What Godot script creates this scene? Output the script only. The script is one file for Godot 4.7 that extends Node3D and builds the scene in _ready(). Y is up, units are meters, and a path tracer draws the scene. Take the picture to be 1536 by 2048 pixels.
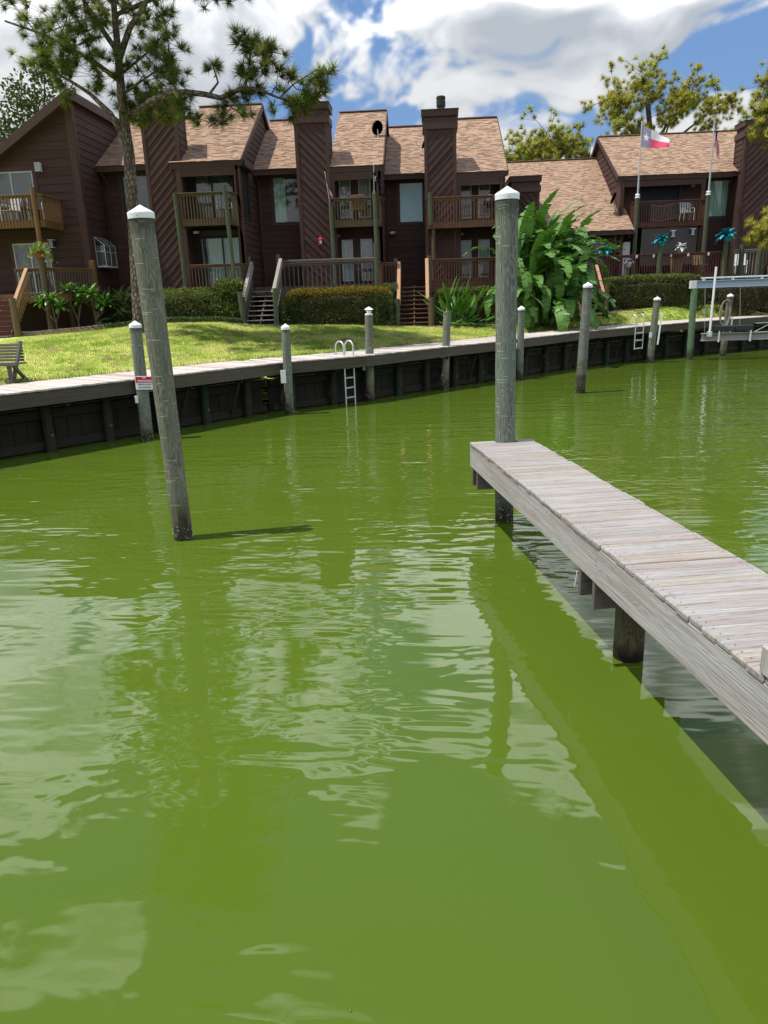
extends Node3D
# A canal bank with brown townhouses, seen from a dock.

const SUN := Vector3(-0.365, 0.92, 0.085)
const BR := Color(0.068, 0.035, 0.029)
var rng := RandomNumberGenerator.new()
var M := {}
var used := {}
var edge: Array = []
var top_x := [-60.0, -20.0, -14.5, -12.0, -10.0, -8.0, -6.5, -3.0, 0.0, 4.0, 8.0, 11.0, 16.0, 24.0, 80.0]
var top_h := [2.0, 2.0, 2.0, 2.15, 2.3, 2.26, 2.06, 1.95, 1.76, 1.75, 1.95, 2.12, 2.2, 2.2, 2.2]
var top_z := [-26.5, -26.5, -27.4, -28.0, -28.5, -29.0, -29.5, -30.6, -31.2, -31.6, -34.6, -37.2, -39.4, -43.0, -78.0]


# ---------------------------------------------------------------- mesh builder
class MB:
	var V := PackedVector3Array()
	var N := PackedVector3Array()
	var T := PackedVector2Array()
	var C := PackedColorArray()
	var col := Color.WHITE
	var U := Vector3.RIGHT
	var off := Vector2.ZERO

	func v(p: Vector3, n: Vector3, uv: Vector2) -> void:
		V.append(p); N.append(n); T.append(uv); C.append(col)

	func face(pts: Array, out: Vector3) -> void:
		var n := Vector3.ZERO
		for i in pts.size():
			var a: Vector3 = pts[i]
			var b: Vector3 = pts[(i + 1) % pts.size()]
			n += a.cross(b)
		if n.length_squared() < 1e-14:
			return
		n = n.normalized()
		if n.dot(out) < 0:
			pts = pts.duplicate()
			pts.reverse()
			n = -n
		var u := U - n * U.dot(n)
		if u.length() < 0.2:
			u = Vector3.UP - n * n.y
			if u.length() < 0.2:
				u = Vector3.RIGHT - n * n.x
		u = u.normalized()
		var w := n.cross(u)
		for i in range(1, pts.size() - 1):
			for k in [0, i + 1, i]:
				v(pts[k], n, Vector2(pts[k].dot(u), pts[k].dot(w)) + off)

	func box(t: Transform3D, s: Vector3, ch := 0.0) -> void:
		var h := s / 2
		var ax := [t.basis.x, t.basis.y, t.basis.z]
		var L := 0
		if s.y > s[L]: L = 1
		if s.z > s[L]: L = 2
		U = ax[L].normalized()
		ch = minf(ch, minf(h.x, minf(h.y, h.z)) * 0.8)
		for a in 3:
			var b := (a + 1) % 3
			var c := (a + 2) % 3
			for sg in [-1.0, 1.0]:
				var pts := []
				for q in [[-1, -1], [1, -1], [1, 1], [-1, 1]]:
					var p := Vector3.ZERO
					p[a] = sg * h[a]
					p[b] = q[0] * (h[b] - ch)
					p[c] = q[1] * (h[c] - ch)
					pts.append(t * p)
				face(pts, ax[a] * sg)
		if ch <= 0:
			return
		for a in 3:
			var b := (a + 1) % 3
			var c := (a + 2) % 3
			for sb in [-1.0, 1.0]:
				for sc in [-1.0, 1.0]:
					var pts := []
					for q in [[-1, 0], [1, 0], [1, 1], [-1, 1]]:
						var p := Vector3.ZERO
						p[a] = q[0] * (h[a] - ch)
						p[b] = sb * (h[b] - (0.0 if q[1] == 0 else ch))
						p[c] = sc * (h[c] - (ch if q[1] == 0 else 0.0))
						pts.append(t * p)
					face(pts, ax[b] * sb + ax[c] * sc)
		for sx in [-1.0, 1.0]:
			for sy in [-1.0, 1.0]:
				for sz in [-1.0, 1.0]:
					var sg := Vector3(sx, sy, sz)
					var pts := []
					for a in 3:
						var p := sg * (h - Vector3.ONE * ch)
						p[a] = sg[a] * h[a]
						pts.append(t * p)
					face(pts, t.basis * sg)

	# a box given by two corners
	func bb(a: Vector3, b: Vector3, ch := 0.0) -> void:
		box(Transform3D(Basis(), (a + b) / 2), (b - a).abs(), ch)

	# a straight bar between two points, w across and h upright
	func bar(a: Vector3, b: Vector3, w: float, h: float, ch := 0.0) -> void:
		var d := (b - a).normalized()
		var s := d.cross(Vector3.UP)
		if s.length() < 0.01:
			s = Vector3.RIGHT
		s = s.normalized()
		box(Transform3D(Basis(d, s.cross(d), s), (a + b) / 2), Vector3((b - a).length(), h, w), ch)

	func tube(path: Array, rad: Array, sides := 8, vr := 1.0, cap := true) -> void:
		var nrm := Vector3.RIGHT
		var rings := []
		var along := 0.0
		for i in path.size():
			var d: Vector3 = (path[mini(i + 1, path.size() - 1)] - path[maxi(i - 1, 0)]).normalized()
			if i == 0 and absf(d.x) > 0.9:
				nrm = Vector3.UP
			nrm = (nrm - d * nrm.dot(d)).normalized()
			var bn := d.cross(nrm)
			if i > 0:
				along += path[i].distance_to(path[i - 1])
			var r: float = rad[mini(i, rad.size() - 1)]
			var ring := []
			for k in sides + 1:
				var a := TAU * k / sides
				var o := nrm * cos(a) + bn * sin(a)
				ring.append([path[i] + o * r, o, Vector2(along, vr * k / sides) + off])
			rings.append(ring)
		for i in path.size() - 1:
			for k in sides:
				var a = rings[i][k]
				var b = rings[i][k + 1]
				var c = rings[i + 1][k + 1]
				var d = rings[i + 1][k]
				for q in [a, c, b, a, d, c]:
					v(q[0], q[1], q[2])
		if cap:
			for e in [0, path.size() - 1]:
				var pts := []
				for k in sides:
					pts.append(rings[e][k][0])
				face(pts, path[0] - path[1] if e == 0 else path[e] - path[e - 1])

	# profile of Vector2(radius, height), turned round the up axis of t
	func lathe(t: Transform3D, prof: Array, sides := 12, smooth := true, vr := 1.0) -> void:
		for i in prof.size() - 1:
			var a: Vector2 = prof[i]
			var b: Vector2 = prof[i + 1]
			var n2 := Vector2(b.y - a.y, a.x - b.x).normalized()
			for k in sides:
				var q := []
				for e in [[a, 0], [a, 1], [b, 1], [b, 0]]:
					var an: float = TAU * (k + e[1]) / sides
					var am: float = an if smooth else TAU * (k + 0.5) / sides
					q.append([t * Vector3(cos(an) * e[0].x, e[0].y, sin(an) * e[0].x), (t.basis * Vector3(cos(am) * n2.x, n2.y, sin(am) * n2.x)).normalized(), Vector2(e[0].y, vr * (k + e[1]) / sides) + off])
				for j in [0, 1, 2, 0, 2, 3]:
					v(q[j][0], q[j][1], q[j][2])

	# a convex outline pushed from front to back points
	func prism(f: Array, b: Array, out: Vector3) -> void:
		var c := Vector3.ZERO
		for p in f: c += p
		c /= f.size()
		face(f, out)
		for i in f.size():
			var j := (i + 1) % f.size()
			face([f[i], f[j], b[j], b[i]], (f[i] + f[j]) / 2 - c)

	func mesh() -> ArrayMesh:
		var a := []
		a.resize(Mesh.ARRAY_MAX)
		a[Mesh.ARRAY_VERTEX] = V
		a[Mesh.ARRAY_NORMAL] = N
		a[Mesh.ARRAY_TEX_UV] = T
		a[Mesh.ARRAY_COLOR] = C
		var m := ArrayMesh.new()
		m.add_surface_from_arrays(Mesh.PRIMITIVE_TRIANGLES, a)
		return m


# ---------------------------------------------------------------- naming
func numbered(n: String) -> String:
	used[n] = used.get(n, -1) + 1
	return n if used[n] == 0 else "%s_%03d" % [n, used[n]]

func tag(o: Node, label: String, category: String, group := "") -> Node:
	o.set_meta("label", label)
	o.set_meta("category", category)
	if group:
		o.set_meta("group", group)
	return o

func thing(called: String, label: String, category: String, at := Vector3.ZERO, group := "") -> Node3D:
	var o := Node3D.new()
	o.name = numbered(called)
	add_child(o)
	o.position = at
	tag(o, label, category, group)
	return o

# shape: a MB (or a Mesh), drawn in world axes unless t places it
func obj(called: String, shape, m: Material, parent: Node = null, t := Transform3D()) -> MeshInstance3D:
	var o := MeshInstance3D.new()
	o.mesh = shape.mesh() if shape is MB else shape
	o.material_override = m
	if parent == null:
		o.name = numbered(called)
		add_child(o)
	else:
		o.name = called
		parent.add_child(o, true)
	o.global_transform = t
	return o

func stuff(o: Node) -> Node:
	o.set_meta("kind", "stuff")
	return o

func struct(called: String, shape, m: Material) -> MeshInstance3D:
	var o := obj(called, shape, m)
	o.set_meta("kind", "structure")
	return o

func scatter(called: String, mesh: Mesh, m: Material, parent: Node, ts: Array, cs: Array) -> MultiMeshInstance3D:
	var mm := MultiMesh.new()
	mm.transform_format = MultiMesh.TRANSFORM_3D
	mm.use_colors = true
	mm.mesh = mesh
	mm.instance_count = ts.size()
	for i in ts.size():
		mm.set_instance_transform(i, ts[i])
		mm.set_instance_color(i, cs[i])
	var o := MultiMeshInstance3D.new()
	o.multimesh = mm
	o.material_override = m
	o.name = called if parent else numbered(called)
	(parent if parent else self).add_child(o, true)
	o.global_transform = Transform3D()
	o.set_meta("kind", "stuff")
	return o

func R(a: float, b: float) -> float:
	return rng.randf_range(a, b)

func lerp_at(x: float, xs: Array, ys: Array) -> float:
	for i in xs.size() - 1:
		if x <= xs[i + 1]:
			return lerpf(ys[i], ys[i + 1], clampf((x - xs[i]) / (xs[i + 1] - xs[i]), 0, 1))
	return ys[-1]


# ---------------------------------------------------------------- materials
func lin(c: Color) -> Color:
	return c.linear_to_srgb()

func mat(called: String, c: Color, rough := 0.8, tex: Texture2D = null, scale := Vector3.ONE, bump: Texture2D = null, cm := 0.3) -> StandardMaterial3D:
	var m := StandardMaterial3D.new()
	m.resource_name = called
	m.albedo_color = lin(c)
	m.roughness = rough
	m.metallic_specular = 0.35
	m.vertex_color_use_as_albedo = true
	if tex:
		m.albedo_texture = tex
	m.uv1_scale = scale
	if bump:
		m.heightmap_enabled = true
		m.heightmap_texture = bump
		m.heightmap_scale = cm
	M[called] = m
	return m

func noise(s: int, f: float, oct := 3, type := FastNoiseLite.TYPE_SIMPLEX_SMOOTH) -> FastNoiseLite:
	var n := FastNoiseLite.new()
	n.seed = s
	n.frequency = f
	n.noise_type = type
	n.fractal_octaves = oct
	if oct == 1:
		n.fractal_type = FastNoiseLite.FRACTAL_NONE
	return n

func rows(h: int, f: Callable) -> void:
	var id := WorkerThreadPool.add_group_task(f, h)
	WorkerThreadPool.wait_for_group_task_completion(id)

# f(x, y) in 0..1 gives a linear colour; returns an sRGB texture that tiles in both directions when f uses ring()
func paint(w: int, h: int, f: Callable) -> ImageTexture:
	var data := PackedByteArray()
	data.resize(w * h * 4)
	rows(h, func(y):
		for x in w:
			var c: Color = f.call(float(x) / w, float(y) / h).linear_to_srgb()
			var i: int = (y * w + x) * 4
			data[i] = clampi(int(c.r * 255), 0, 255)
			data[i + 1] = clampi(int(c.g * 255), 0, 255)
			data[i + 2] = clampi(int(c.b * 255), 0, 255)
			data[i + 3] = 255)
	return ImageTexture.create_from_image(Image.create_from_data(w, h, false, Image.FORMAT_RGBA8, data))

func relief(w: int, h: int, f: Callable) -> ImageTexture:
	var data := PackedFloat32Array()
	data.resize(w * h)
	rows(h, func(y):
		for x in w:
			data[y * w + x] = f.call(float(x) / w, float(y) / h))
	return ImageTexture.create_from_image(Image.create_from_data(w, h, false, Image.FORMAT_RF, data.to_byte_array()))

# noise that tiles along v (round the trunk or pile) and along u by cross-fading
func tile(n: FastNoiseLite, u: float, v: float, su: float, sv: float) -> float:
	var r := sv / TAU
	var a := n.get_noise_3d(u * su, cos(v * TAU) * r, sin(v * TAU) * r)
	if u < 0.8:
		return a
	var b := n.get_noise_3d((u - 1) * su, cos(v * TAU) * r, sin(v * TAU) * r)
	return lerpf(a, b, (u - 0.8) / 0.2)

func mix3(a: Color, b: Color, c: Color, t: float) -> Color:
	return a.lerp(b, clampf(t * 2, 0, 1)) if t < 0.5 else b.lerp(c, clampf(t * 2 - 1, 0, 1))

func make_materials() -> void:
	# u runs along the grain
	var g1 := noise(1, 1.0, 4)
	var g2 := noise(2, 1.0, 2)
	var g3 := noise(3, 1.0, 3)
	var grain := func(u: float, v: float) -> float:
		var w := tile(g3, u, v, 3, 6) * 0.5
		var rings := absf(sin((tile(g2, u, v, 1.6, 7) + w * 0.3) * 26.0))
		return clampf(0.5 + 0.55 * tile(g1, u, v, 5, 160) + 0.25 * (rings - 0.5) + 0.3 * w, 0, 1)
	# weathered dock boards: silver grey with brown, worn streaks
	var dock := paint(1024, 512, func(u, v):
		var g: float = grain.call(u, v)
		var b := clampf(0.45 + 1.5 * tile(g3, u, v, 2.2, 14) + 0.9 * tile(g1, u, v, 7, 60), 0, 1)
		var c := mix3(Color(0.19, 0.165, 0.15), Color(0.31, 0.29, 0.285), Color(0.42, 0.40, 0.40), g)
		c = c.lerp(Color(0.055, 0.045, 0.04), 0.75 * smoothstep(0.36, 0.5, tile(g1, fposmod(u + 0.4, 1.0), v, 2.0, 95)))
		return c.lerp(mix3(Color(0.12, 0.085, 0.06), Color(0.25, 0.195, 0.155), Color(0.36, 0.30, 0.26), g), b * 0.72))
	var grain_h := relief(1024, 512, func(u, v): return grain.call(u, v))
	var soft := paint(512, 512, func(u, v):
		var g: float = grain.call(u, v)
		var k := 0.72 + 0.32 * g + 0.12 * tile(g3, u, v, 3, 5)
		return Color(k, k, k))
	mat("dock", Color(1.04, 1.10, 1.10), 0.85, dock, Vector3(0.45, 1.6, 1), grain_h, 0.45)
	mat("fascia", Color(1.16, 1.2, 1.2), 0.85, dock, Vector3(0.3, 1.3, 1), grain_h, 0.3)
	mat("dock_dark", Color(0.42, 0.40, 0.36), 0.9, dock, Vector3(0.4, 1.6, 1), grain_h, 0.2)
	mat("grey_wood", Color(0.125, 0.107, 0.088), 0.85, soft, Vector3(0.5, 2, 1), grain_h, 0.2)
	mat("far_dock", Color(0.60, 0.54, 0.51), 0.85, soft, Vector3(0.5, 2, 1), grain_h, 0.2)
	mat("far_fascia", Color(0.30, 0.285, 0.22), 0.9, dock, Vector3(0.3, 1.2, 1), grain_h, 0.2)
	mat("shaded_wood", Color(0.026, 0.024, 0.017), 0.85, soft, Vector3(0.5, 2, 1), grain_h, 0.2)  # wet timber, tinted darker for the shade below the boardwalk
	mat("deck_wood", Color(0.155, 0.078, 0.045), 0.75, soft, Vector3(0.5, 2, 1), grain_h, 0.15)
	mat("tan_wood", Color(0.175, 0.095, 0.04), 0.75, soft, Vector3(0.5, 2, 1), grain_h, 0.15)
	mat("olive_wood", Color(0.125, 0.088, 0.05), 0.8, soft, Vector3(0.5, 2, 1), grain_h, 0.15)
	mat("orange_wood", Color(0.42, 0.25, 0.14), 0.7, soft, Vector3(0.5, 2, 1), grain_h, 0.1)
	mat("red_wood", Color(0.125, 0.05, 0.035), 0.75, soft, Vector3(0.5, 2, 1), grain_h, 0.15)
	mat("pale_wood", Color(0.30, 0.27, 0.24), 0.8, soft, Vector3(0.5, 2, 1), grain_h, 0.15)
	mat("siding", BR, 0.75, soft, Vector3(0.35, 1.1, 1), grain_h, 0.12)
	mat("trim", BR * 1.12, 0.6, soft, Vector3(0.35, 1.5, 1), grain_h, 0.08)
	mat("bench_wood", Color(0.11, 0.10, 0.085), 0.85, soft, Vector3(0.5, 2, 1), grain_h, 0.2)
	# driven piles: wavy bands of grain, cracks and a green-grey preservative tone
	var p1 := noise(11, 1.0, 3)
	var p2 := noise(12, 1.0, 2)
	var nicks := []
	for k in 26: nicks.append([rng.randf(), rng.randf(), R(0.05, 0.22), R(-0.02, 0.02)])
	var pile_col := func(u: float, v: float) -> Color:
		var n := tile(p2, u, v, 2.4, 5)
		var band := pow(absf(sin(n * 17.0)), 0.5)
		var f := tile(p1, u, v, 6, 90)
		var crack := smoothstep(0.42, 0.6, tile(p1, fposmod(u + 0.3, 1.0), v, 1.5, 38))
		var c := mix3(Color(0.10, 0.105, 0.085), Color(0.20, 0.205, 0.175), Color(0.30, 0.30, 0.265), clampf(0.5 + 0.5 * f + 0.75 * (0.6 - band), 0, 1))
		c = c.lerp(Color(0.15, 0.185, 0.15), clampf(tile(g3, u, v, 2, 3) * 1.5, 0, 0.7))
		for k in nicks:
			var dv := fposmod(v - k[1], 1.0)
			if dv < k[2] and absf(u - k[0] - k[3] * dv - 0.002 * f) < 0.0022:
				c = c.lerp(Color(0.42, 0.42, 0.37), 0.8)
		return c.lerp(Color(0.035, 0.032, 0.028), crack * 0.8)
	var pile := paint(1024, 512, pile_col)
	var pile_h := relief(512, 512, func(u, v): return pile_col.call(u, v).g * 3.0)
	mat("pile", Color(0.92, 0.95, 0.9), 0.85, pile, Vector3(0.5, 1, 1), pile_h, 0.5)
	mat("pile_green", Color(0.62, 1.0, 0.66), 0.85, pile, Vector3(0.5, 1, 1), pile_h, 0.4)
	mat("pile_brown", Color(0.62, 0.55, 0.42), 0.85, pile, Vector3(0.5, 1, 1), pile_h, 0.6)
	mat("wall_pile", Color(0.16, 0.15, 0.11), 0.9, pile, Vector3(0.5, 1, 1), pile_h, 0.5)  # dark copy of the pile; shade under the boardwalk is in the tint
	mat("wall_pile_green", Color(0.12, 0.18, 0.13), 0.9, pile, Vector3(0.5, 1, 1), pile_h, 0.5)  # green pile, darkened for the same shade
	mat("post_round", Color(0.46, 0.52, 0.36), 0.85, pile, Vector3(0.5, 1, 1), pile_h, 0.3)
	# pine bark: long plates between dark furrows
	var bk := noise(21, 1.0, 1, FastNoiseLite.TYPE_CELLULAR)
	bk.cellular_return_type = FastNoiseLite.RETURN_DISTANCE2_SUB
	var bark_f := func(u: float, v: float) -> float:
		return clampf((tile(bk, u, v + 0.012 * p1.get_noise_2d(u * 30, v * 30), 6, 13) + 1.0) * 1.6, 0, 1)
	var bark := paint(512, 512, func(u, v):
		var f: float = bark_f.call(u, v)
		return mix3(Color(0.04, 0.031, 0.026), Color(0.17, 0.13, 0.105), Color(0.27, 0.22, 0.19), f * 0.75 + 0.3 * tile(p1, u, v, 9, 40)))
	mat("bark", Color(1, 1, 1), 0.95, bark, Vector3(0.8, 1, 1), relief(512, 512, bark_f), 3.0)
	mat("twig", Color(0.115, 0.09, 0.075), 0.95, soft, Vector3(1, 2, 1))
	# ground
	var e1 := noise(31, 1.0, 4)
	var turf := paint(512, 512, func(u, v):
		var t := clampf(0.5 + 0.6 * tile(e1, u, v, 40, 40) + 0.35 * tile(e1, u, v, 7, 7), 0, 1)
		return mix3(Color(0.22, 0.31, 0.045), Color(0.42, 0.50, 0.10), Color(0.60, 0.58, 0.21), t))
	mat("turf", Color(1, 1, 1), 0.95, turf, Vector3(0.16, 0.16, 1))
	var mulch := paint(512, 512, func(u, v):
		var t := clampf(0.5 + 0.9 * tile(e1, u, v, 60, 60), 0, 1)
		return mix3(Color(0.03, 0.022, 0.017), Color(0.085, 0.062, 0.05), Color(0.19, 0.15, 0.125), t))
	mat("mulch", Color(1, 1, 1), 0.95, mulch, Vector3(0.5, 0.5, 1))
	mat("soil_under", Color(0.05, 0.042, 0.033), 0.95)
	# roof, metals, paints, cloth
	mat("shingle", Color(1, 1, 1), 0.95)
	mat("white", Color(0.80, 0.82, 0.82), 0.45)
	mat("off_white", Color(0.62, 0.62, 0.60), 0.6)
	mat("alu", Color(0.60, 0.61, 0.60), 0.4)
	M.alu.metallic = 0.55
	mat("shade_metal", Color(0.30, 0.29, 0.26), 0.55)
	mat("steel", Color(0.40, 0.42, 0.46), 0.45)
	mat("grey_paint", Color(0.34, 0.40, 0.50), 0.5)
	mat("dark_metal", Color(0.03, 0.03, 0.032), 0.5)
	mat("dish", Color(0.36, 0.36, 0.35), 0.6)
	mat("black", Color(0.012, 0.012, 0.014), 0.5)
	mat("void", Color(0.02, 0.016, 0.015), 0.9)
	mat("bronze", Color(0.035, 0.03, 0.028), 0.45)
	mat("screen", Color(0.008, 0.010, 0.022), 0.5)
	mat("shade", Color(0.088, 0.076, 0.070), 0.85)
	mat("paint", Color(1, 1, 1), 0.6)
	mat("pale_blue", Color(0.13, 0.40, 0.50), 0.5)
	mat("curtain", Color(0.28, 0.50, 0.41), 0.85)
	mat("blind", Color(0.30, 0.34, 0.38), 0.7)
	mat("room", Color(0.022, 0.022, 0.025), 0.9)
	mat("brick", Color(0.26, 0.20, 0.155), 0.9, soft, Vector3(3, 3, 1), grain_h, 0.2)
	mat("terracotta", Color(0.22, 0.065, 0.03), 0.8)
	mat("rope", Color(0.30, 0.27, 0.22), 0.95)
	mat("wicker", Color(0.24, 0.15, 0.09), 0.8)
	mat("teal", Color(0.012, 0.26, 0.34), 0.35)
	mat("red", Color(0.45, 0.022, 0.035), 0.5)
	var gl := StandardMaterial3D.new()
	gl.resource_name = "glass"
	gl.albedo_color = Color(0.75, 0.85, 0.85, 0.06)
	gl.transparency = BaseMaterial3D.TRANSPARENCY_ALPHA
	gl.roughness = 0.02
	gl.metallic_specular = 0.9
	M["glass"] = gl
	for e in [["needle", Color(0.165, 0.24, 0.05), 0.5], ["leaf", Color(0.055, 0.085, 0.025), 0.5], ["banana", Color(0.105, 0.235, 0.045), 0.36], ["grass", Color(1, 1, 1), 0.8], ["petal", Color(1, 1, 1), 0.7]]:
		var m := mat(e[0], e[1], e[2])
		m.backlight_enabled = true
		var k: Color = lin(Color(0.55, 0.62, 0.3))
		m.backlight = k
		m.cull_mode = BaseMaterial3D.CULL_DISABLED
	M.banana.backlight = lin(Color(0.30, 0.36, 0.12))
	M.grass.backlight = lin(Color(0.3, 0.32, 0.2))
	mat("cloth", Color(1, 1, 1), 0.8)
	M.cloth.backlight_enabled = true
	M.cloth.backlight = lin(Color(0.35, 0.35, 0.35))
	M.cloth.cull_mode = BaseMaterial3D.CULL_DISABLED


# ---------------------------------------------------------------- sky, sun, camera
func make_sky() -> ImageTexture:
	var w := 3072
	var h := 1536
	var a := noise(116, 1.9, 8)
	a.fractal_gain = 0.52
	var b := noise(216, 1.0, 2)
	var wx := noise(14, 2.2, 3)
	var data := PackedFloat32Array()
	data.resize(w * h * 3)
	var cover := func(p: Vector3) -> float:
		var q := Vector3(p.x, p.y * 1.7, p.z)
		q += Vector3(wx.get_noise_3dv(q), wx.get_noise_3dv(q + Vector3(7, 0, 0)), 0) * 0.16
		return a.get_noise_3dv(q * 1.25) + 0.30 * b.get_noise_3dv(q)
	rows(h, func(y):
		var el = (0.5 - (y + 0.5) / h) * PI
		for x in w:
			var az := (float(x) / w) * TAU
			var c := Color(0.30, 0.33, 0.30)
			if el > -0.02:
				var d := Vector3(sin(az) * cos(el), maxf(sin(el), 0.0), -cos(az) * cos(el))
				var t := clampf(d.y, 0, 1)
				var blue := Color(0.33, 0.56, 0.92).lerp(Color(0.085, 0.22, 0.58), pow(t, 0.6))
				var n: float = cover.call(d)
				var hi := smoothstep(0.24, 0.46, d.y)
				var gap := 0.04 + 0.16 * smoothstep(0.50, 0.66, d.y)
				var dens := smoothstep(-0.15 + gap, -0.05 + gap, n)
				var up: float = cover.call((d + Vector3(-0.02, 0.06, 0.0)).normalized())
				var up2: float = cover.call((d + Vector3(-0.008, 0.018, 0.0)).normalized())
				var thick := smoothstep(0.0, 0.50, n)
				var lit := clampf(0.90 + 1.2 * (n - up) + 2.0 * (n - up2) - 0.45 * thick, 0.12, 1.0)
				var cloud := Color(0.52, 0.585, 0.67).lerp(Color(0.97, 0.985, 1.0), lit)
				# the sunlit sides of the clouds high up are the brightest part of the sky
				var glow: float = 1.0 + 2.6 * hi * lit * lit
				cloud = Color(cloud.r * glow, cloud.g * glow, cloud.b * glow)
				c = blue.lerp(cloud, dens)
				c = c.lerp(Color(0.60, 0.66, 0.72), 0.30 * pow(1.0 - t, 9.0))
			var i: int = (y * w + x) * 3
			data[i] = c.r
			data[i + 1] = c.g
			data[i + 2] = c.b)
	return ImageTexture.create_from_image(Image.create_from_data(w, h, false, Image.FORMAT_RGBF, data.to_byte_array()))

func make_light() -> void:
	var cam := Camera3D.new()
	cam.name = "camera"
	cam.fov = rad_to_deg(2.0 * atan(1024.0 / 1450.0))
	cam.near = 0.05
	cam.far = 3000
	cam.position = Vector3(0, 2.8, 0)
	cam.rotation_degrees = Vector3(-16.072, 3.6, -1.936)
	add_child(cam)
	cam.current = true
	var sky := Sky.new()
	var pm := PanoramaSkyMaterial.new()
	pm.panorama = make_sky()
	pm.energy_multiplier = 1.0
	sky.sky_material = pm
	var env := Environment.new()
	env.background_mode = Environment.BG_SKY
	env.sky = sky
	env.background_energy_multiplier = 0.80
	env.tonemap_mode = Environment.TONE_MAPPER_LINEAR
	env.tonemap_exposure = 1.06
	env.sdfgi_enabled = true
	env.ssao_enabled = true
	env.ssil_enabled = true
	var we := WorldEnvironment.new()
	we.name = "environment"
	we.environment = env
	add_child(we)
	var sun := DirectionalLight3D.new()
	sun.name = "sun"
	sun.light_energy = 1.6
	sun.light_color = Color(1.0, 0.975, 0.935)
	sun.light_angular_distance = 0.5
	sun.shadow_enabled = true
	add_child(sun)
	sun.look_at_from_position(Vector3.ZERO, -SUN, Vector3.FORWARD)


# ---------------------------------------------------------------- ground and water
func edge_at(s: float) -> Array:
	# point, direction and height of the boardwalk's outer edge, s metres from its left end
	for i in edge.size() - 1:
		var l: float = edge[i].distance_to(edge[i + 1])
		if s <= l or i == edge.size() - 2:
			var p: Vector3 = edge[i].lerp(edge[i + 1], s / l)
			var d: Vector3 = (edge[i + 1] - edge[i])
			d.y = 0
			return [p, d.normalized()]
		s -= l
	return []

func inner_z(x: float, back := 1.9) -> Vector2:
	# z and height of the line that lies so far behind the outer edge, at x
	var xs := []
	var zs := []
	var ys := []
	for i in edge.size():
		var d: Vector3 = (edge[mini(i + 1, edge.size() - 1)] - edge[maxi(i - 1, 0)])
		d.y = 0
		d = d.normalized()
		var n := Vector3(d.z, 0, -d.x)
		var p: Vector3 = edge[i] + n * back
		xs.append(p.x); zs.append(p.z); ys.append(edge[i].y)
	return Vector2(lerp_at(x, xs, zs), lerp_at(x, xs, ys))

func ground(x: float, z: float) -> float:
	var e := inner_z(x)
	var zt := lerp_at(x, top_x, top_z)
	var t := clampf((e.x - z) / maxf(e.x - zt, 0.5), 0, 1)
	var lo := e.y - 0.02
	return lerpf(lo, lerp_at(x, top_x, top_h), t * t * (3 - 2 * t) * 0.6 + t * 0.4)

func make_water() -> void:
	var n1 := noise(41, 1.0, 2)
	var n2 := noise(42, 1.0, 3)
	var n3 := noise(43, 1.0, 2)
	var sx := 30.0
	var sz := 46.0
	var h := relief(2048, 2048, func(u, v):
		var x: float = -15.0 + u * sx
		var z: float = -v * sz
		var far := smoothstep(3.5, 13.0, -z)
		var patch := smoothstep(-0.10, 0.40, n1.get_noise_2d(x * 0.30, z * 0.42 + 20.0))
		var amp := 0.30 + 1.25 * patch + 0.75 * far
		var tx := x + 0.35 * n1.get_noise_2d(x * 0.7, z * 0.7)
		var swell := n1.get_noise_2d(x * 0.30, z * 0.75) * 1.5
		var rip := n2.get_noise_2d(tx * 0.9 + z * 0.25, z * 2.6) * 0.62
		var fine := n3.get_noise_2d(tx * 2.6 - z * 0.8, z * 6.5) * 0.26
		return 0.5 + (swell * 0.75 + rip * amp + fine * amp) * 0.25)
	var m := mat("water", Color(0.066, 0.108, 0.010), 0.03)
	m.metallic_specular = 0.36
	m.vertex_color_use_as_albedo = false
	m.heightmap_enabled = true
	m.heightmap_texture = h
	m.heightmap_scale = 2.4
	m.uv1_scale = Vector3(1.0 / sx, -1.0 / sz, 1)
	m.uv1_offset = Vector3(0.5, 0, 0)
	var b := MB.new()
	for q in [[-120, -120, 160, 90]]:
		var pts := [Vector3(q[0], 0, q[1]), Vector3(q[2], 0, q[1]), Vector3(q[2], 0, q[3]), Vector3(q[0], 0, q[3])]
		for k in [0, 1, 2, 0, 2, 3]:
			b.v(pts[k], Vector3.UP, Vector2(pts[k].x, pts[k].z))
	struct("water", b, m)

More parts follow.
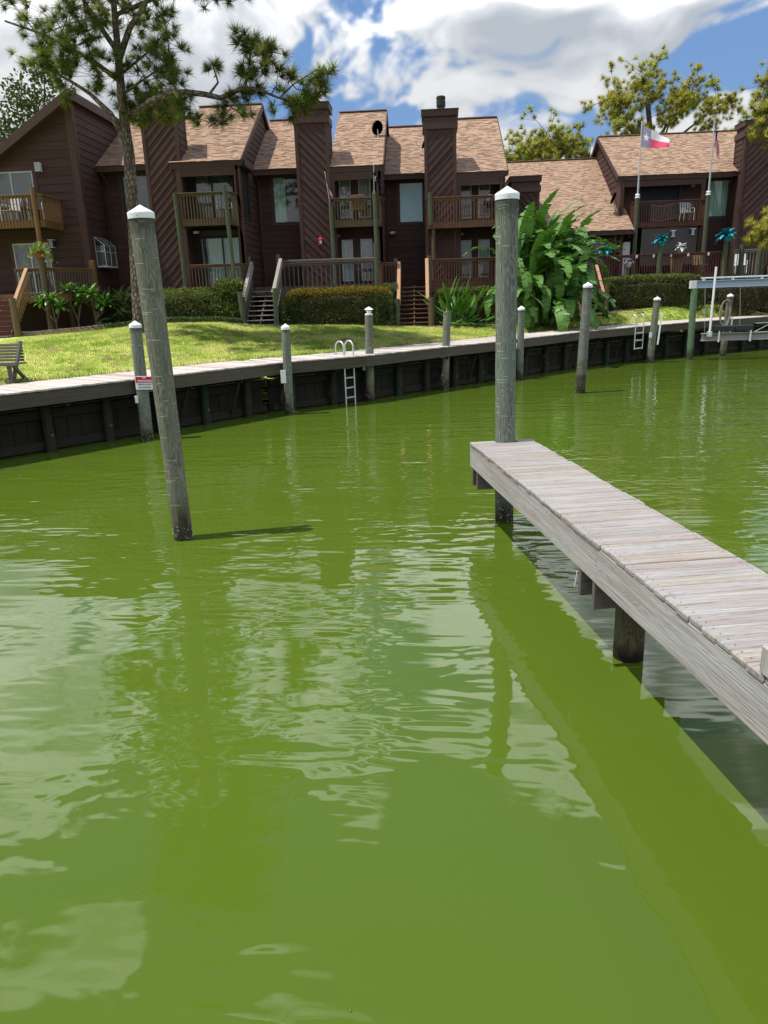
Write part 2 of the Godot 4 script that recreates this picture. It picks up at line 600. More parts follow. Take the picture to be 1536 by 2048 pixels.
func make_ground() -> void:
	var b := MB.new()
	var xs := []
	var x := -60.0
	while x < 80.0:
		xs.append(x)
		x += 0.5 if x > -16 and x < 20 else 4.0
	var grid := []
	for gx in xs:
		var e := inner_z(gx)
		var zt := lerp_at(gx, top_x, top_z)
		var bk := inner_z(gx, 0.72)
		var col := [Vector3(gx, 0.9, bk.x), Vector3(gx, e.y - 0.2, lerpf(bk.x, e.x, 0.5)), Vector3(gx, e.y - 0.03, e.x)]
		for k in range(1, 13):
			var z := lerpf(e.x, zt, k / 12.0)
			col.append(Vector3(gx, ground(gx, z), z))
		for z in [-52.0, -90.0, -900.0]:
			col.append(Vector3(gx * (1.0 if z > -100 else 14.0), ground(gx, zt) - 0.02, minf(z, zt - 1.0)))
		grid.append(col)
	for i in grid.size() - 1:
		for k in grid[i].size() - 1:
			var q := [grid[i][k], grid[i + 1][k], grid[i + 1][k + 1], grid[i][k + 1]]
			for t in [[0, 2, 1], [0, 3, 2]]:
				var n: Vector3 = (q[t[2]] - q[t[0]]).cross(q[t[1]] - q[t[0]]).normalized()
				if n.y < 0: n = -n
				for j in t:
					b.v(q[j], n, Vector2(q[j].x, q[j].z))
	struct("lawn_ground", b, M.turf)
	# planted beds along the houses: dark mulch laid on the soil
	b = MB.new()
	for i in range(-30, 44):
		var x0 := i * 0.5
		var q := []
		for e in [[x0, 0.0], [x0 + 0.5, 0.0], [x0 + 0.5, 1.0], [x0, 1.0]]:
			var zt := lerp_at(e[0], top_x, top_z) + (0.18 * sin(e[0] * 1.3) if e[1] == 0.0 else -7.5)
			q.append(Vector3(e[0], ground(e[0], zt) + 0.03, zt))
		b.face(q, Vector3.UP)
	struct("planting_bed_soil", b, M.mulch)
	# blades
	var bl := MB.new()
	for k in 7:
		var a := TAU * k / 7.0 + 0.4
		var o := Vector3(cos(a), 0, sin(a)) * 0.035
		var tip := o * 2.2 + Vector3(0, 0.055 + 0.02 * (k % 3), 0)
		var s := Vector3(-sin(a), 0, cos(a)) * 0.007
		bl.col = Color.WHITE * (0.8 + 0.05 * k)
		for p in [o - s, tip, o + s]:
			bl.v(p, Vector3(cos(a) * 0.4, 0.9, sin(a) * 0.4).normalized(), Vector2.ZERO)
	var ts := []
	var cs := []
	var pn := noise(77, 0.5, 2)
	while ts.size() < 52000:
		var gx := R(-14.5, 17.0)
		var e := inner_z(gx)
		var zt := lerp_at(gx, top_x, top_z)
		var u := rng.randf()
		var z := lerpf(e.x, zt, u)
		if e.x - zt < 9.0 and rng.randf() > (e.x - zt) / 9.0:
			continue
		var s := R(0.6, 1.25) * (1.5 if u < 0.02 else 1.0)
		ts.append(Transform3D(Basis(Vector3.UP, R(0, TAU)).scaled(Vector3(s, s, s)), Vector3(gx, ground(gx, z) - 0.012, z)))
		var g := clampf(0.45 + 0.9 * pn.get_noise_2d(gx, z) + 0.6 * pn.get_noise_2d(gx * 0.25 + 40, z * 0.25) + R(-0.25, 0.25), 0, 1)
		if pn.get_noise_2d(gx * 1.7 + 90, z * 1.7) > 0.42 + R(-0.1, 0.1):
			cs.append(Color(0.46, 0.37, 0.19) * R(0.7, 1.1))
			continue
		cs.append(mix3(Color(0.25, 0.38, 0.05), Color(0.50, 0.60, 0.13), Color(0.68, 0.66, 0.25), g))
	scatter("grass", bl.mesh(), M.grass, null, ts, cs)


# ---------------------------------------------------------------- boardwalk, sea wall
func make_boardwalk() -> void:
	var root := thing("boardwalk", "long weathered boardwalk of cross planks on top of the sea wall", "boardwalk", Vector3(0, 1.4, -24))
	var total := 0.0
	for i in edge.size() - 1:
		total += edge[i].distance_to(edge[i + 1])
	var s := 0.0
	var n := 0
	var rest := MB.new()
	while s < total - 0.2:
		var e := edge_at(s + 0.07)
		var p: Vector3 = e[0]
		var d: Vector3 = e[1]
		var back := Vector3(d.z, 0, -d.x)
		var b := MB.new()
		b.off = Vector2(R(0, 9), R(0, 9))
		var k := R(0.58, 1.12)
		b.col = Color(k * R(1.0, 1.08), k, k * R(0.90, 1.0))
		if p.x < -13 or p.x > 17.5 or n > 295:
			rest.off = b.off
			rest.col = b.col
			rest.box(Transform3D(Basis(back, Vector3.UP, -d), p + back * 0.95 + Vector3(0, -0.019, 0)), Vector3(1.92, 0.038, 0.136))
		else:
			n += 1
			var o := R(-0.015, 0.025)
			b.box(Transform3D(Basis(back, Vector3.UP, -d).rotated(back, R(-0.02, 0.02)), p + back * (0.95 - o) + Vector3(0, -0.019 + R(-0.003, 0.003), 0)), Vector3(1.92, 0.038, R(0.130, 0.138)), 0.005)
			obj("plank", b, M.far_dock, root)
		s += 0.1425
	stuff(obj("far_planks", rest, M.far_dock, root))
	# edge boards under the plank ends
	for i in edge.size() - 1:
		var a: Vector3 = edge[i]
		var c: Vector3 = edge[i + 1]
		var d := (c - a)
		d.y = 0
		d = d.normalized()
		var back := Vector3(d.z, 0, -d.x)
		var b := MB.new()
		b.off = Vector2(R(0, 9), R(0, 9))
		b.col = Color.WHITE * R(0.8, 1.15)
		b.bar(a + back * 0.03 + Vector3(0, -0.185, 0), c + back * 0.03 + Vector3(0, -0.185, 0), 0.045, 0.285, 0.006)
		obj("edge_board", b, M.far_fascia, root)
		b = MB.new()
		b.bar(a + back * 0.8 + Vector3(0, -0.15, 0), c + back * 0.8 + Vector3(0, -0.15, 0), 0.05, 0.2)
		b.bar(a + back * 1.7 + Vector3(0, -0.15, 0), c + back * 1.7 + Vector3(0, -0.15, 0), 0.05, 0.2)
		obj("joist", b, M.shaded_wood, root)
	# struts from the edge board back to the wall
	s = 0.9
	while s < total:
		var e := edge_at(s)
		var back := Vector3(e[1].z, 0, -e[1].x)
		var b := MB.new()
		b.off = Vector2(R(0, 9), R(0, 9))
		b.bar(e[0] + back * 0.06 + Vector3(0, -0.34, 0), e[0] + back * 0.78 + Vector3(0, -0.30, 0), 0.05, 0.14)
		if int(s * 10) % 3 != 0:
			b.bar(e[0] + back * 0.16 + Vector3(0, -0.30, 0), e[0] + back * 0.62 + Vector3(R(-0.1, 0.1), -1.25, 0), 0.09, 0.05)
		obj("strut", b, M.shaded_wood, root)
		s += 1.55
	# the sea wall itself
	var wall := thing("sea_wall", "dark timber sea wall of upright planks, wales and piles below the boardwalk", "sea wall", Vector3(0, 0, -24))
	s = 0.0
	n = 0
	while s < total - 0.2:
		var e := edge_at(s)
		var back := Vector3(e[1].z, 0, -e[1].x)
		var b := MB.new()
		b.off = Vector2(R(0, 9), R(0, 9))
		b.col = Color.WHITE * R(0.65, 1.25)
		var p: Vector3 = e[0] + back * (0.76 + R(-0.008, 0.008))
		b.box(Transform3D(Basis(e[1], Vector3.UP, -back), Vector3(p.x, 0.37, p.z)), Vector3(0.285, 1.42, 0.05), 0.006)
		obj("sheet_plank", b, M.shaded_wood, wall)
		s += 0.295
	for i in edge.size() - 1:
		var d: Vector3 = (edge[i + 1] - edge[i])
		d.y = 0
		var back := Vector3(d.z, 0, -d.x).normalized()
		for y in [0.78, 0.12]:
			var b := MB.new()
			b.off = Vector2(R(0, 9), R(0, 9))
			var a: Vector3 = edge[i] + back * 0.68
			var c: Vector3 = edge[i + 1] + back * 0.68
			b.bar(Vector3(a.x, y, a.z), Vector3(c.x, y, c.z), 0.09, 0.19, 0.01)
			obj("wale", b, M.shaded_wood, wall)
	s = 0.5
	while s < total:
		var e := edge_at(s)
		var back := Vector3(e[1].z, 0, -e[1].x)
		var b := MB.new()
		var p: Vector3 = e[0] + back * 0.53
		b.off = Vector2(R(0, 9), 0)
		b.tube([Vector3(p.x, -0.3, p.z), Vector3(p.x + R(-0.03, 0.03), 1.02, p.z)], [0.115, 0.105], 9)
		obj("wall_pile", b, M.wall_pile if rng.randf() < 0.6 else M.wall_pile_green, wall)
		if rng.randf() < 0.7:
			b = MB.new()
			b.box(Transform3D(Basis(e[1], Vector3.UP, -back), Vector3(p.x, 0.36, p.z) - back * 0.11), Vector3(0.05, 0.05, 0.02))
			obj("bolt_plate", b, M.grey_wood, wall)
		s += 1.35


func piling(label: String, base: Vector3, top: Vector3, r0: float, r1: float, m: Material, cap := "cone", wet := 0.28) -> Node3D:
	var t := thing("mooring_piling", label, "piling", base)
	var b := MB.new()
	b.off = Vector2(R(0, 9), R(0, 1))
	var path := []
	var rad := []
	var nn := 26
	for i in nn + 1:
		var f := float(i) / nn
		path.append(base.lerp(top, f) + Vector3(R(-1, 1), 0, R(-1, 1)) * 0.002)
		rad.append(lerpf(r0, r1, f) * (1.0 + R(-0.006, 0.006)))
	path.push_front(base + (base - top).normalized() * 0.5)
	rad.push_front(r0)
	b.tube(path, rad, 22)
	# tide marks: weed and slime at the water, a bleached and a dark band over it
	var wn := noise(int(base.x * 100) + 900, 4.0, 3)
	var tint := Color(R(0.97, 1.08), R(0.97, 1.03), R(0.92, 1.03)) * R(0.88, 1.08)
	for i in b.V.size():
		var y: float = b.V[i].y + 0.10 * wn.get_noise_3dv(b.V[i])
		var c := Color.WHITE
		if y < wet * 0.45:
			c = Color(0.18, 0.16, 0.05)
		elif y < wet:
			c = Color(0.33, 0.29, 0.24)
		elif y < wet * 1.9:
			c = Color(0.78, 0.72, 0.62)
		var l := (b.V[i].y - base.y) / (top.y - base.y)
		if l > 0.93 and cap == "cone":
			c = Color(0.52, 0.50, 0.48)
		b.C[i] = c * tint
	var pole := obj("pole", b, m, t)
	if wet > 0.0:
		# barnacles round the water line
		b = MB.new()
		for i in 70:
			var a := R(0, TAU)
			var y := R(-0.01, wet * 0.75)
			var o := Vector3(cos(a), 0, sin(a))
			var k := R(0.10, 0.42)
			b.col = Color(k, k * 0.95, k * 0.85)
			var s := R(0.006, 0.015)
			b.box(Transform3D(Basis.from_euler(Vector3(R(0, 3), R(0, 3), R(0, 3))), base.lerp(top, y / (top.y - base.y)) + o * (r0 + 0.001)), Vector3(s, s, s) * Vector3(1, 1.4, 1))
		stuff(obj("barnacles", b, M.paint, pole))
	var up := (top - base).normalized()
	var tr := Transform3D(Basis(up.cross(Vector3.BACK).normalized(), up, Vector3.BACK), top)
	if cap == "cone":
		b = MB.new()
		var q := r1 * 1.06
		b.lathe(tr, [Vector2(q, -0.062), Vector2(q * 1.02, -0.005), Vector2(q * 0.98, 0.010), Vector2(q * 0.5, 0.048), Vector2(0.004, 0.090)], 24, true)
		b.lathe(tr, [Vector2(r1 * 1.01, -0.058), Vector2(q, -0.062)], 24)
		var cp := obj("cap", b, M.white, t)
		b = MB.new()
		b.box(Transform3D(tr.basis, tr * Vector3(0.01, -0.04, q)), Vector3(0.008, 0.008, 0.006))
		obj("nail", b, M.dark_metal, cp)
	elif cap == "finial":
		b = MB.new()
		b.lathe(tr, [Vector2(0.0, 0.0), Vector2(0.115, 0.0), Vector2(0.115, 0.03), Vector2(0.06, 0.05), Vector2(0.075, 0.10), Vector2(0.085, 0.12), Vector2(0.06, 0.135), Vector2(0.13, 0.15), Vector2(0.12, 0.165), Vector2(0.06, 0.20), Vector2(0.035, 0.215), Vector2(0.0, 0.235)], 16)
		obj("finial", b, M.white, t)
	return t

func bracket(t: Node3D, at: Vector3, size: Vector3) -> void:
	var b := MB.new()
	b.box(Transform3D(Basis(), at), size, 0.004)
	obj("bracket", b, M.off_white, t)

func make_pilings() -> void:
	piling("tall leaning grey piling with white cone cap standing alone in the green water", Vector3(-3.11, 0, -8.63), Vector3(-3.175, 3.86, -8.63), 0.116, 0.139, M.pile)
	var t := piling("thickest piling, white capped, rising through the far end of the near pier", Vector3(1.0, 0, -9.2), Vector3(0.985, 3.97, -9.22), 0.118, 0.134, M.pile)
	t = piling("short capped piling that carries the red and white no trespassing sign", Vector3(-6.3, 0, -15.9), Vector3(-6.26, 2.52, -15.9), 0.135, 0.125, M.pile)
	bracket(t, Vector3(-6.38, 0.93, -15.76), Vector3(0.07, 0.16, 0.03))
	t = piling("slim capped piling with white bracket between the sign and the near ladder", Vector3(-3.66, 0, -19.3), Vector3(-3.62, 2.28, -19.3), 0.118, 0.11, M.pile)
	bracket(t, Vector3(-3.74, 1.02, -19.17), Vector3(0.14, 0.34, 0.03))
	t = piling("piling topped by a white turned finial beside the near ladder", Vector3(-1.66, 0, -21.7), Vector3(-1.61, 2.48, -21.7), 0.125, 0.118, M.pile, "finial")
	bracket(t, Vector3(-1.80, 1.02, -21.58), Vector3(0.07, 0.2, 0.03))
	t = piling("bare flat topped green piling without a cap right of the finial piling", Vector3(0.62, 0, -24.1), Vector3(0.72, 2.47, -24.1), 0.13, 0.12, M.pile, "none")
	bracket(t, Vector3(0.55, 1.12, -23.95), Vector3(0.1, 0.16, 0.03))
	t = piling("capped piling in front of the banana clump, just right of the tall pier piling", Vector3(3.36, 0, -26.55), Vector3(3.38, 2.46, -26.55), 0.13, 0.12, M.pile)
	bracket(t, Vector3(3.2, 1.2, -26.4), Vector3(0.08, 0.2, 0.03))
	piling("capped rough piling leaning right, standing free in the water before the banana clump", Vector3(4.64, 0, -22.3), Vector3(4.74, 3.10, -22.3), 0.15, 0.13, M.pile, "cone", 0.5)
	t = piling("slanting capped piling with a long white strip beside the far ladder", Vector3(9.5, 0, -31.9), Vector3(9.64, 2.6, -31.9), 0.15, 0.135, M.pile)
	var b := MB.new()
	b.bar(Vector3(9.74, 0.75, -31.76), Vector3(9.83, 2.0, -31.76), 0.03, 0.06)
	obj("guard_strip", b, M.white, t)
	bracket(t, Vector3(9.42, 1.15, -31.74), Vector3(0.12, 0.22, 0.03))
	t = piling("capped piling by the boat lift with a coil of rope hung on it", Vector3(13.4, 0, -34.2), Vector3(13.5, 2.62, -34.2), 0.14, 0.13, M.pile)
	b = MB.new()
	b.bar(Vector3(13.56, 0.7, -34.05), Vector3(13.62, 1.7, -34.05), 0.03, 0.06)
	obj("guard_strip", b, M.white, t)
	b = MB.new()
	for k in 7:
		var pts := []
		for i in 25:
			var a := TAU * i / 24.0
			pts.append(Vector3(13.22 + (0.19 + 0.014 * (k % 4)) * cos(a) + 0.01 * k, 1.88 + (0.52 + 0.02 * (k % 3)) * sin(a), -34.0 + 0.03 * (k % 3) + 0.02 * sin(a * 3 + k)))
		b.tube(pts, [0.017], 6, 0.1, false)
	tag(obj("rope_coil", b, M.rope), "coil of tan rope hanging on the capped piling by the boat lift", "rope")
	# the sign
	var s := thing("sign", "white and red no trespassing sign fixed to a short piling", "sign", Vector3(-6.145, 1.15, -15.74))
	var tr := Transform3D(Basis(Vector3.BACK, -0.025) * Basis(Vector3.UP, 0.1), Vector3(-6.145, 1.29, -15.735))
	b = MB.new()
	b.box(tr, Vector3(0.40, 0.29, 0.006), 0.003)
	obj("plate", b, M.white, s)
	b = MB.new()
	b.box(tr * Transform3D(Basis(), Vector3(0, 0.068, 0.003)), Vector3(0.375, 0.13, 0.004))
	obj("red_field", b, M.red, s)
	var f := SystemFont.new()
	f.font_names = PackedStringArray(["Droid Sans"])
	f.font_weight = 700
	for l in [["NO", 0.105, 0.052, "white", 1.0], ["TRESPASSING", 0.042, 0.055, "white", 0.98], ["PRIVATE DOCK", -0.035, 0.047, "black", 1.0], ["NO DOCKING", -0.098, 0.047, "black", 1.0]]:
		var tm := TextMesh.new()
		tm.text = l[0]
		tm.font = f
		tm.font_size = 64
		tm.pixel_size = l[2] / 64.0 * 1.02
		tm.depth = 0.002
		var x := Transform3D(Basis().scaled(Vector3(0.88 * l[4], 1, 1)), Vector3(0, l[1], 0.007))
		obj("lettering", tm, M[l[3]], s, tr * x)


# ---------------------------------------------------------------- the near pier
func make_pier() -> void:
	var o0 := Vector3(0.565, 0, -9.19)
	var a := Vector3(0.165, 0, 0.9863).normalized()
	var r := Vector3(a.z, 0, -a.x)
	var t := thing("pier", "narrow weathered plank pier on round piles reaching out from lower right", "pier", o0)
	var H := 1.06
	var W := 0.785
	var P := func(along: float, across: float, y: float) -> Vector3:
		return o0 + a * along + r * across + Vector3(0, y, 0)
	var s := 0.0
	var i := 0
	while s < 10.4:
		var wd := R(0.134, 0.141)
		var gap = [0.0008, 0.0015, 0.0005, 0.002, 0.001, 0.0005, 0.0025][rng.randi() % 7]
		var over := R(0.008, 0.018)
		var over2 := R(-0.005, 0.02)
		var b := MB.new()
		b.off = Vector2(R(0, 20), R(0, 20))
		var k := R(0.86, 1.10)
		b.col = Color(k * R(1.0, 1.05), k, k * R(0.96, 1.02)) * (Color(1.0, 0.95, 0.90) if rng.randf() < 0.35 else Color.WHITE)
		var tw := R(-0.0015, 0.0015)
		var by := R(-0.003, 0.003)
		var tilt := R(-0.012, 0.012)
		# the first two boards are cut round the tall piling
		var segs := [[-over, W + over2]]
		if i == 0:
			segs = [[-over, 0.305], [0.575, W + over2]]
		for g in segs:
			# boards are cupped: four strips across the width
			var p0: Vector3 = P.call(s + wd / 2, g[0], H - 0.019 + by)
			var p1: Vector3 = P.call(s + wd / 2 + tw, g[1], H - 0.019 + by)
			var d := (p1 - p0).normalized()
			b.box(Transform3D(Basis(d, Vector3.UP, d.cross(Vector3.UP)).rotated(d, tilt), (p0 + p1) / 2), Vector3(p0.distance_to(p1), 0.038, wd), [0.006, 0.008, 0.010][rng.randi() % 3])
			if i == 0 and g == segs[0]:
				obj("deck_board", b, M.dock, t)
				b = MB.new()
		var pl := obj("deck_board", b, M.dock, t)
		if s < 7.6:
			var nb := MB.new()
			for q in [0.035, W - 0.035]:
				for e in [0.035, wd - 0.035]:
					nb.lathe(Transform3D(Basis(), P.call(s + e, q + R(-0.006, 0.006), H + by)), [Vector2(0.0055, -0.002), Vector2(0.0055, 0.0008), Vector2(0, 0.001)], 5)
			stuff(obj("nails", nb, M.dark_metal, pl))
		s += wd + gap
		i += 1
	# fascia on both sides and across the end
	var cuts := [[-0.02, 4.12], [4.126, 8.3], [8.306, 10.4]]
	for c in cuts:
		for q in [-0.002, W - 0.036]:
			var b := MB.new()
			b.off = Vector2(R(0, 20), R(0, 20))
			b.col = Color.WHITE * R(0.92, 1.05)
			var oo := 0.004 if c[0] > 0 and c[0] < 5 else 0.0
			b.bar(P.call(c[0], q + 0.019 - oo, H - 0.184), P.call(c[1], q + 0.019 - oo, H - 0.184), 0.038, 0.286, 0.006)
			obj("fascia_board", b, M.fascia, t)
	var b := MB.new()
	b.off = Vector2(3, 5)
	b.bar(P.call(-0.04, 0.0, H - 0.184), P.call(-0.04, W, H - 0.184), 0.038, 0.286, 0.006)
	obj("end_board", b, M.fascia, t)
	# joists and doubled cross beams at the piles
	for q in [0.27, 0.52]:
		b = MB.new()
		b.bar(P.call(0.1, q, H - 0.15), P.call(10.3, q, H - 0.15), 0.04, 0.2)
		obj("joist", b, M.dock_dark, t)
	for c in [[0.06, 0.30], [3.78, 4.06], [8.0, 8.28]]:
		for e in c:
			b = MB.new()
			b.off = Vector2(R(0, 9), R(0, 9))
			b.bar(P.call(e, 0.004, H - 0.44), P.call(e, W + 0.02, H - 0.44), 0.045, 0.225, 0.006)
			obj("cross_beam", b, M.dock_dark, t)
	# pale splinter at the joint of the fascia
	b = MB.new()
	b.bar(P.call(3.745, 0.0, H - 0.36), P.call(3.735, -0.012, H - 0.50), 0.012, 0.008, 0.002)
	obj("splinter", b, M.off_white, t)
	for e in [3.92, 8.14]:
		b = MB.new()
		var p: Vector3 = P.call(e, 0.385, 0)
		b.off = Vector2(R(0, 9), 0)
		b.tube([p + Vector3(0, -0.6, 0), p + Vector3(0, 0.04, 0), p + Vector3(0, 0.10, 0), p + Vector3(0, 0.17, 0), p + Vector3(0, 0.98, 0)], [0.118], 24)
		for k in b.V.size():
			b.C[k] = Color(0.10, 0.09, 0.07) if b.V[k].y < 0.08 else (Color(0.4, 0.36, 0.30) if b.V[k].y < 0.15 else Color(0.8, 0.75, 0.62))
		obj("pile", b, M.pile_brown, t)
	# block at the edge, cut by the right border of the view
	b = MB.new()
	var p: Vector3 = P.call(6.14, 0.03, H + 0.075)
	b.box(Transform3D(Basis(a, Vector3.UP, -r), p), Vector3(0.10, 0.15, 0.10), 0.01)
	obj("edge_post", b, M.fascia, t)


# ---------------------------------------------------------------- building kit
func spans(a: float, b: float, y0: float, y1: float, holes: Array) -> Array:
	var out := [[a, b]]
	var ym := (y0 + y1) / 2
	for h in holes:
		if ym < h[2] or ym > h[3]:
			continue
		var nx := []
		for s in out:
			if h[1] <= s[0] or h[0] >= s[1]:
				nx.append(s)
				continue
			if h[0] > s[0]: nx.append([s[0], h[0]])
			if h[1] < s[1]: nx.append([h[1], s[1]])
		out = nx
	return out

func cells(poly: PackedVector2Array, holes: Array, step: float, joints := false) -> Array:
	# [outline, start of its row]
	var lo := Vector2(1e9, 1e9)
	var hi := -lo
	for p in poly:
		lo = lo.min(p)
		hi = hi.max(p)
	var res := []
	var y := lo.y
	while y < hi.y - 0.01:
		var y2 := minf(y + step, hi.y)
		var cuts := [y, y2]
		for h in holes:
			for c in [h[2], h[3]]:
				if c > y + 0.003 and c < y2 - 0.003: cuts.append(c)
		cuts.sort()
		for i in cuts.size() - 1:
			var sp := spans(lo.x, hi.x, cuts[i], cuts[i + 1], holes)
			if joints:
				var more := []
				for s in sp:
					if s[1] - s[0] > 1.9 and rng.randf() < 0.8:
						var x: float = lerpf(s[0], s[1], R(0.25, 0.75))
						more.append_array([[s[0], x - 0.003], [x + 0.003, s[1]]])
					else:
						more.append(s)
				sp = more
			for s in sp:
				for q in Geometry2D.intersect_polygons(poly, PackedVector2Array([Vector2(s[0], cuts[i]), Vector2(s[1], cuts[i]), Vector2(s[1], cuts[i + 1]), Vector2(s[0], cuts[i + 1])])):
					res.append([q, y])
		y = y2
	return res

# A clad wall. poly is in (along, height) from o; holes are [s0, s1, h0, h1].
func wall(parent: Node3D, called: String, o: Vector3, dir: Vector3, out: Vector3, poly: Array, holes := [], step := 0.27, boards := true, m: Material = null, bp: Node = null) -> MeshInstance3D:
	var pp := PackedVector2Array(poly)
	m = m if m else M.siding
	var b := MB.new()
	b.U = dir
	for c in cells(pp, holes, 100.0):
		var f := []
		var k := []
		for p in c[0]:
			var q: Vector3 = o + dir * p.x + Vector3(0, p.y, 0)
			f.append(q)
			k.append(q - out * 0.13)
		b.prism(f, k, out)
		b.face(k, -out)
	var w := obj(called, b, m, parent)
	if not boards:
		return w
	for c in cells(pp, holes, step, true):
		b = MB.new()
		b.U = dir
		b.off = Vector2(R(0, 9), R(0, 9))
		b.col = Color(R(0.96, 1.06), 1.0, R(0.95, 1.03)) * R(0.80, 1.22)
		var f := []
		var k := []
		for p in c[0]:
			var q: Vector3 = o + dir * p.x + Vector3(0, p.y, 0)
			f.append(q + out * (0.032 - 0.024 * clampf((p.y - c[1]) / step, 0, 1)))
			k.append(q + out * 0.001)
		b.prism(f, k, out)
		if b.V.size() > 3:
			obj("siding_board", b, m, bp if bp else w)
	return w

# rectangle clad with boards at 45 degrees, in the plane facing +z
func diagonal(parent: Node3D, x0: float, x1: float, y0: float, y1: float, z: float, rising: bool, step := 0.245) -> void:
	var rect := PackedVector2Array([Vector2(x0, y0), Vector2(x1, y0), Vector2(x1, y1), Vector2(x0, y1)])
	var sg := 1.0 if rising else -1.0
	var e := Vector2(1, sg) / sqrt(2.0)
	var n := Vector2(-sg, 1) / sqrt(2.0)
	var qs := []
	for p in rect: qs.append(p.dot(n))
	var q: float = qs.min()
	while q < qs.max():
		var strip := PackedVector2Array([n * q - e * 40, n * q + e * 40, n * (q + step) + e * 40, n * (q + step) - e * 40])
		for c in Geometry2D.intersect_polygons(rect, strip):
			var b := MB.new()
			b.U = Vector3(e.x, e.y, 0)
			b.off = Vector2(R(0, 9), R(0, 9))
			b.col = Color(R(0.96, 1.06), 1.0, R(0.95, 1.03)) * R(0.75, 1.35)
			var f := []
			var k := []
			var warp := R(0, 0.012)
			for p in c:
				f.append(Vector3(p.x, p.y, z + 0.036 + warp - 0.028 * clampf((p.dot(n) - q) / step, 0, 1)))
				k.append(Vector3(p.x, p.y, z + 0.001))
			b.prism(f, k, Vector3.BACK)
			if b.V.size() > 3:
				obj("diagonal_board", b, M.siding, parent)
		q += step

func chimney(house: Node3D, x0: float, x1: float, zf: float, zb: float, y0: float, y1: float, rising: bool, side := 0, side_y := 8.4) -> MeshInstance3D:
	var b := MB.new()
	b.bb(Vector3(x0, y0, zb), Vector3(x1, y1 - 0.3, zf))
	var c := obj("chimney", b, M.siding, house)
	var tw := 0.13
	diagonal(c, x0 + tw, x1 - tw, y0, y1 - 0.75, zf, rising)
	for x in [x0, x1]:
		b = MB.new()
		var xi: float = x + (tw if x == x0 else -tw)
		b.off = Vector2(R(0, 9), R(0, 9))
		b.bb(Vector3(x - (0.012 if x == x0 else -0.012), y0, zf - 0.1), Vector3(xi, y1 - 0.3, zf + 0.052), 0.006)
		obj("corner_trim", b, M.trim, c)
	if side != 0:
		var x := x1 if side > 0 else x0
		wall(c, "side_cladding", Vector3(x + 0.004 * side, 0, zf), Vector3(0, 0, -1), Vector3(side, 0, 0), [Vector2(0.11, side_y), Vector2(zf - zb - 0.05, side_y), Vector2(zf - zb - 0.05, y1 - 0.75), Vector2(0.11, y1 - 0.75)], [], 0.27, true, null, c)
		b = MB.new()
		b.bb(Vector3(x - 0.02, side_y, zb), Vector3(x + 0.045 * side, y1 - 0.75, zb + 0.09))
		obj("corner_trim", b, M.trim, c)
	for e in [[y1 - 0.76, y1 - 0.46, 0.075], [y1 - 0.26, y1 - 0.01, 0.10], [y1 - 0.012, y1 + 0.02, 0.125]]:
		b = MB.new()
		b.off = Vector2(R(0, 9), R(0, 9))
		b.bb(Vector3(x0 - e[2], e[0], zb - e[2]), Vector3(x1 + e[2], e[1], zf + e[2]), 0.008)
		obj("cap_band", b, M.trim, c)
	b = MB.new()
	b.bb(Vector3(x0 + 0.01, y1 - 0.47, zb + 0.01), Vector3(x1 - 0.01, y1 - 0.25, zf + 0.02))
	obj("cap_neck", b, M.trim, c)
	return c

func shingles(roof: Node3D, x0: float, x1: float, ye: float, ze: float, yr: float, zr: float) -> void:
	var up := Vector3(0, yr - ye, zr - ze)
	var L := up.length()
	up /= L
	var n := Vector3(0, -up.z, up.y)
	if n.y < 0: n = -n
	var pal := [Color(0.335, 0.238, 0.180), Color(0.28, 0.20, 0.150), Color(0.40, 0.295, 0.23), Color(0.31, 0.235, 0.185), Color(0.245, 0.175, 0.135), Color(0.365, 0.262, 0.195)]
	var b := MB.new()
	b.U = Vector3.RIGHT
	var s := -0.03
	var row := 0
	var o := Vector3(0, ye, ze)
	while s < L:
		var s2 := minf(s + 0.155, L)
		var x := x0 - R(0, 0.25)
		while x < x1:
			var w := R(0.13, 0.32)
			var xa := maxf(x, x0)
			var xb := minf(x + w, x1)
			x += w
			if xb - xa < 0.01:
				continue
			var th := 0.026 if rng.randf() < 0.45 else 0.010
			b.col = pal[0].lerp(pal[rng.randi() % 6], 0.42) * R(0.93, 1.07) * Color(0.98, 0.92, 0.83) * (0.80 if rng.randf() < 0.15 else 1.04)
			var p := [o + up * s + n * th, o + up * s2 + n * 0.004]
			var q0: Vector3 = p[0] + Vector3(xa, 0, 0)
			var q1: Vector3 = p[0] + Vector3(xb, 0, 0)
			b.face([q0, q1, p[1] + Vector3(xb, 0, 0), p[1] + Vector3(xa, 0, 0)], n)
			b.face([q0, q1, q1 - n * (th + 0.004), q0 - n * (th + 0.004)], -up)
			if th > 0.015:
				b.face([q0, p[1] + Vector3(xa, 0, 0), q0 - n * 0.02], Vector3.LEFT)
				b.face([q1, p[1] + Vector3(xb, 0, 0), q1 - n * 0.02], Vector3.RIGHT)
		s += 0.138
		row += 1
	stuff(obj("shingles", b, M.shingle, roof))

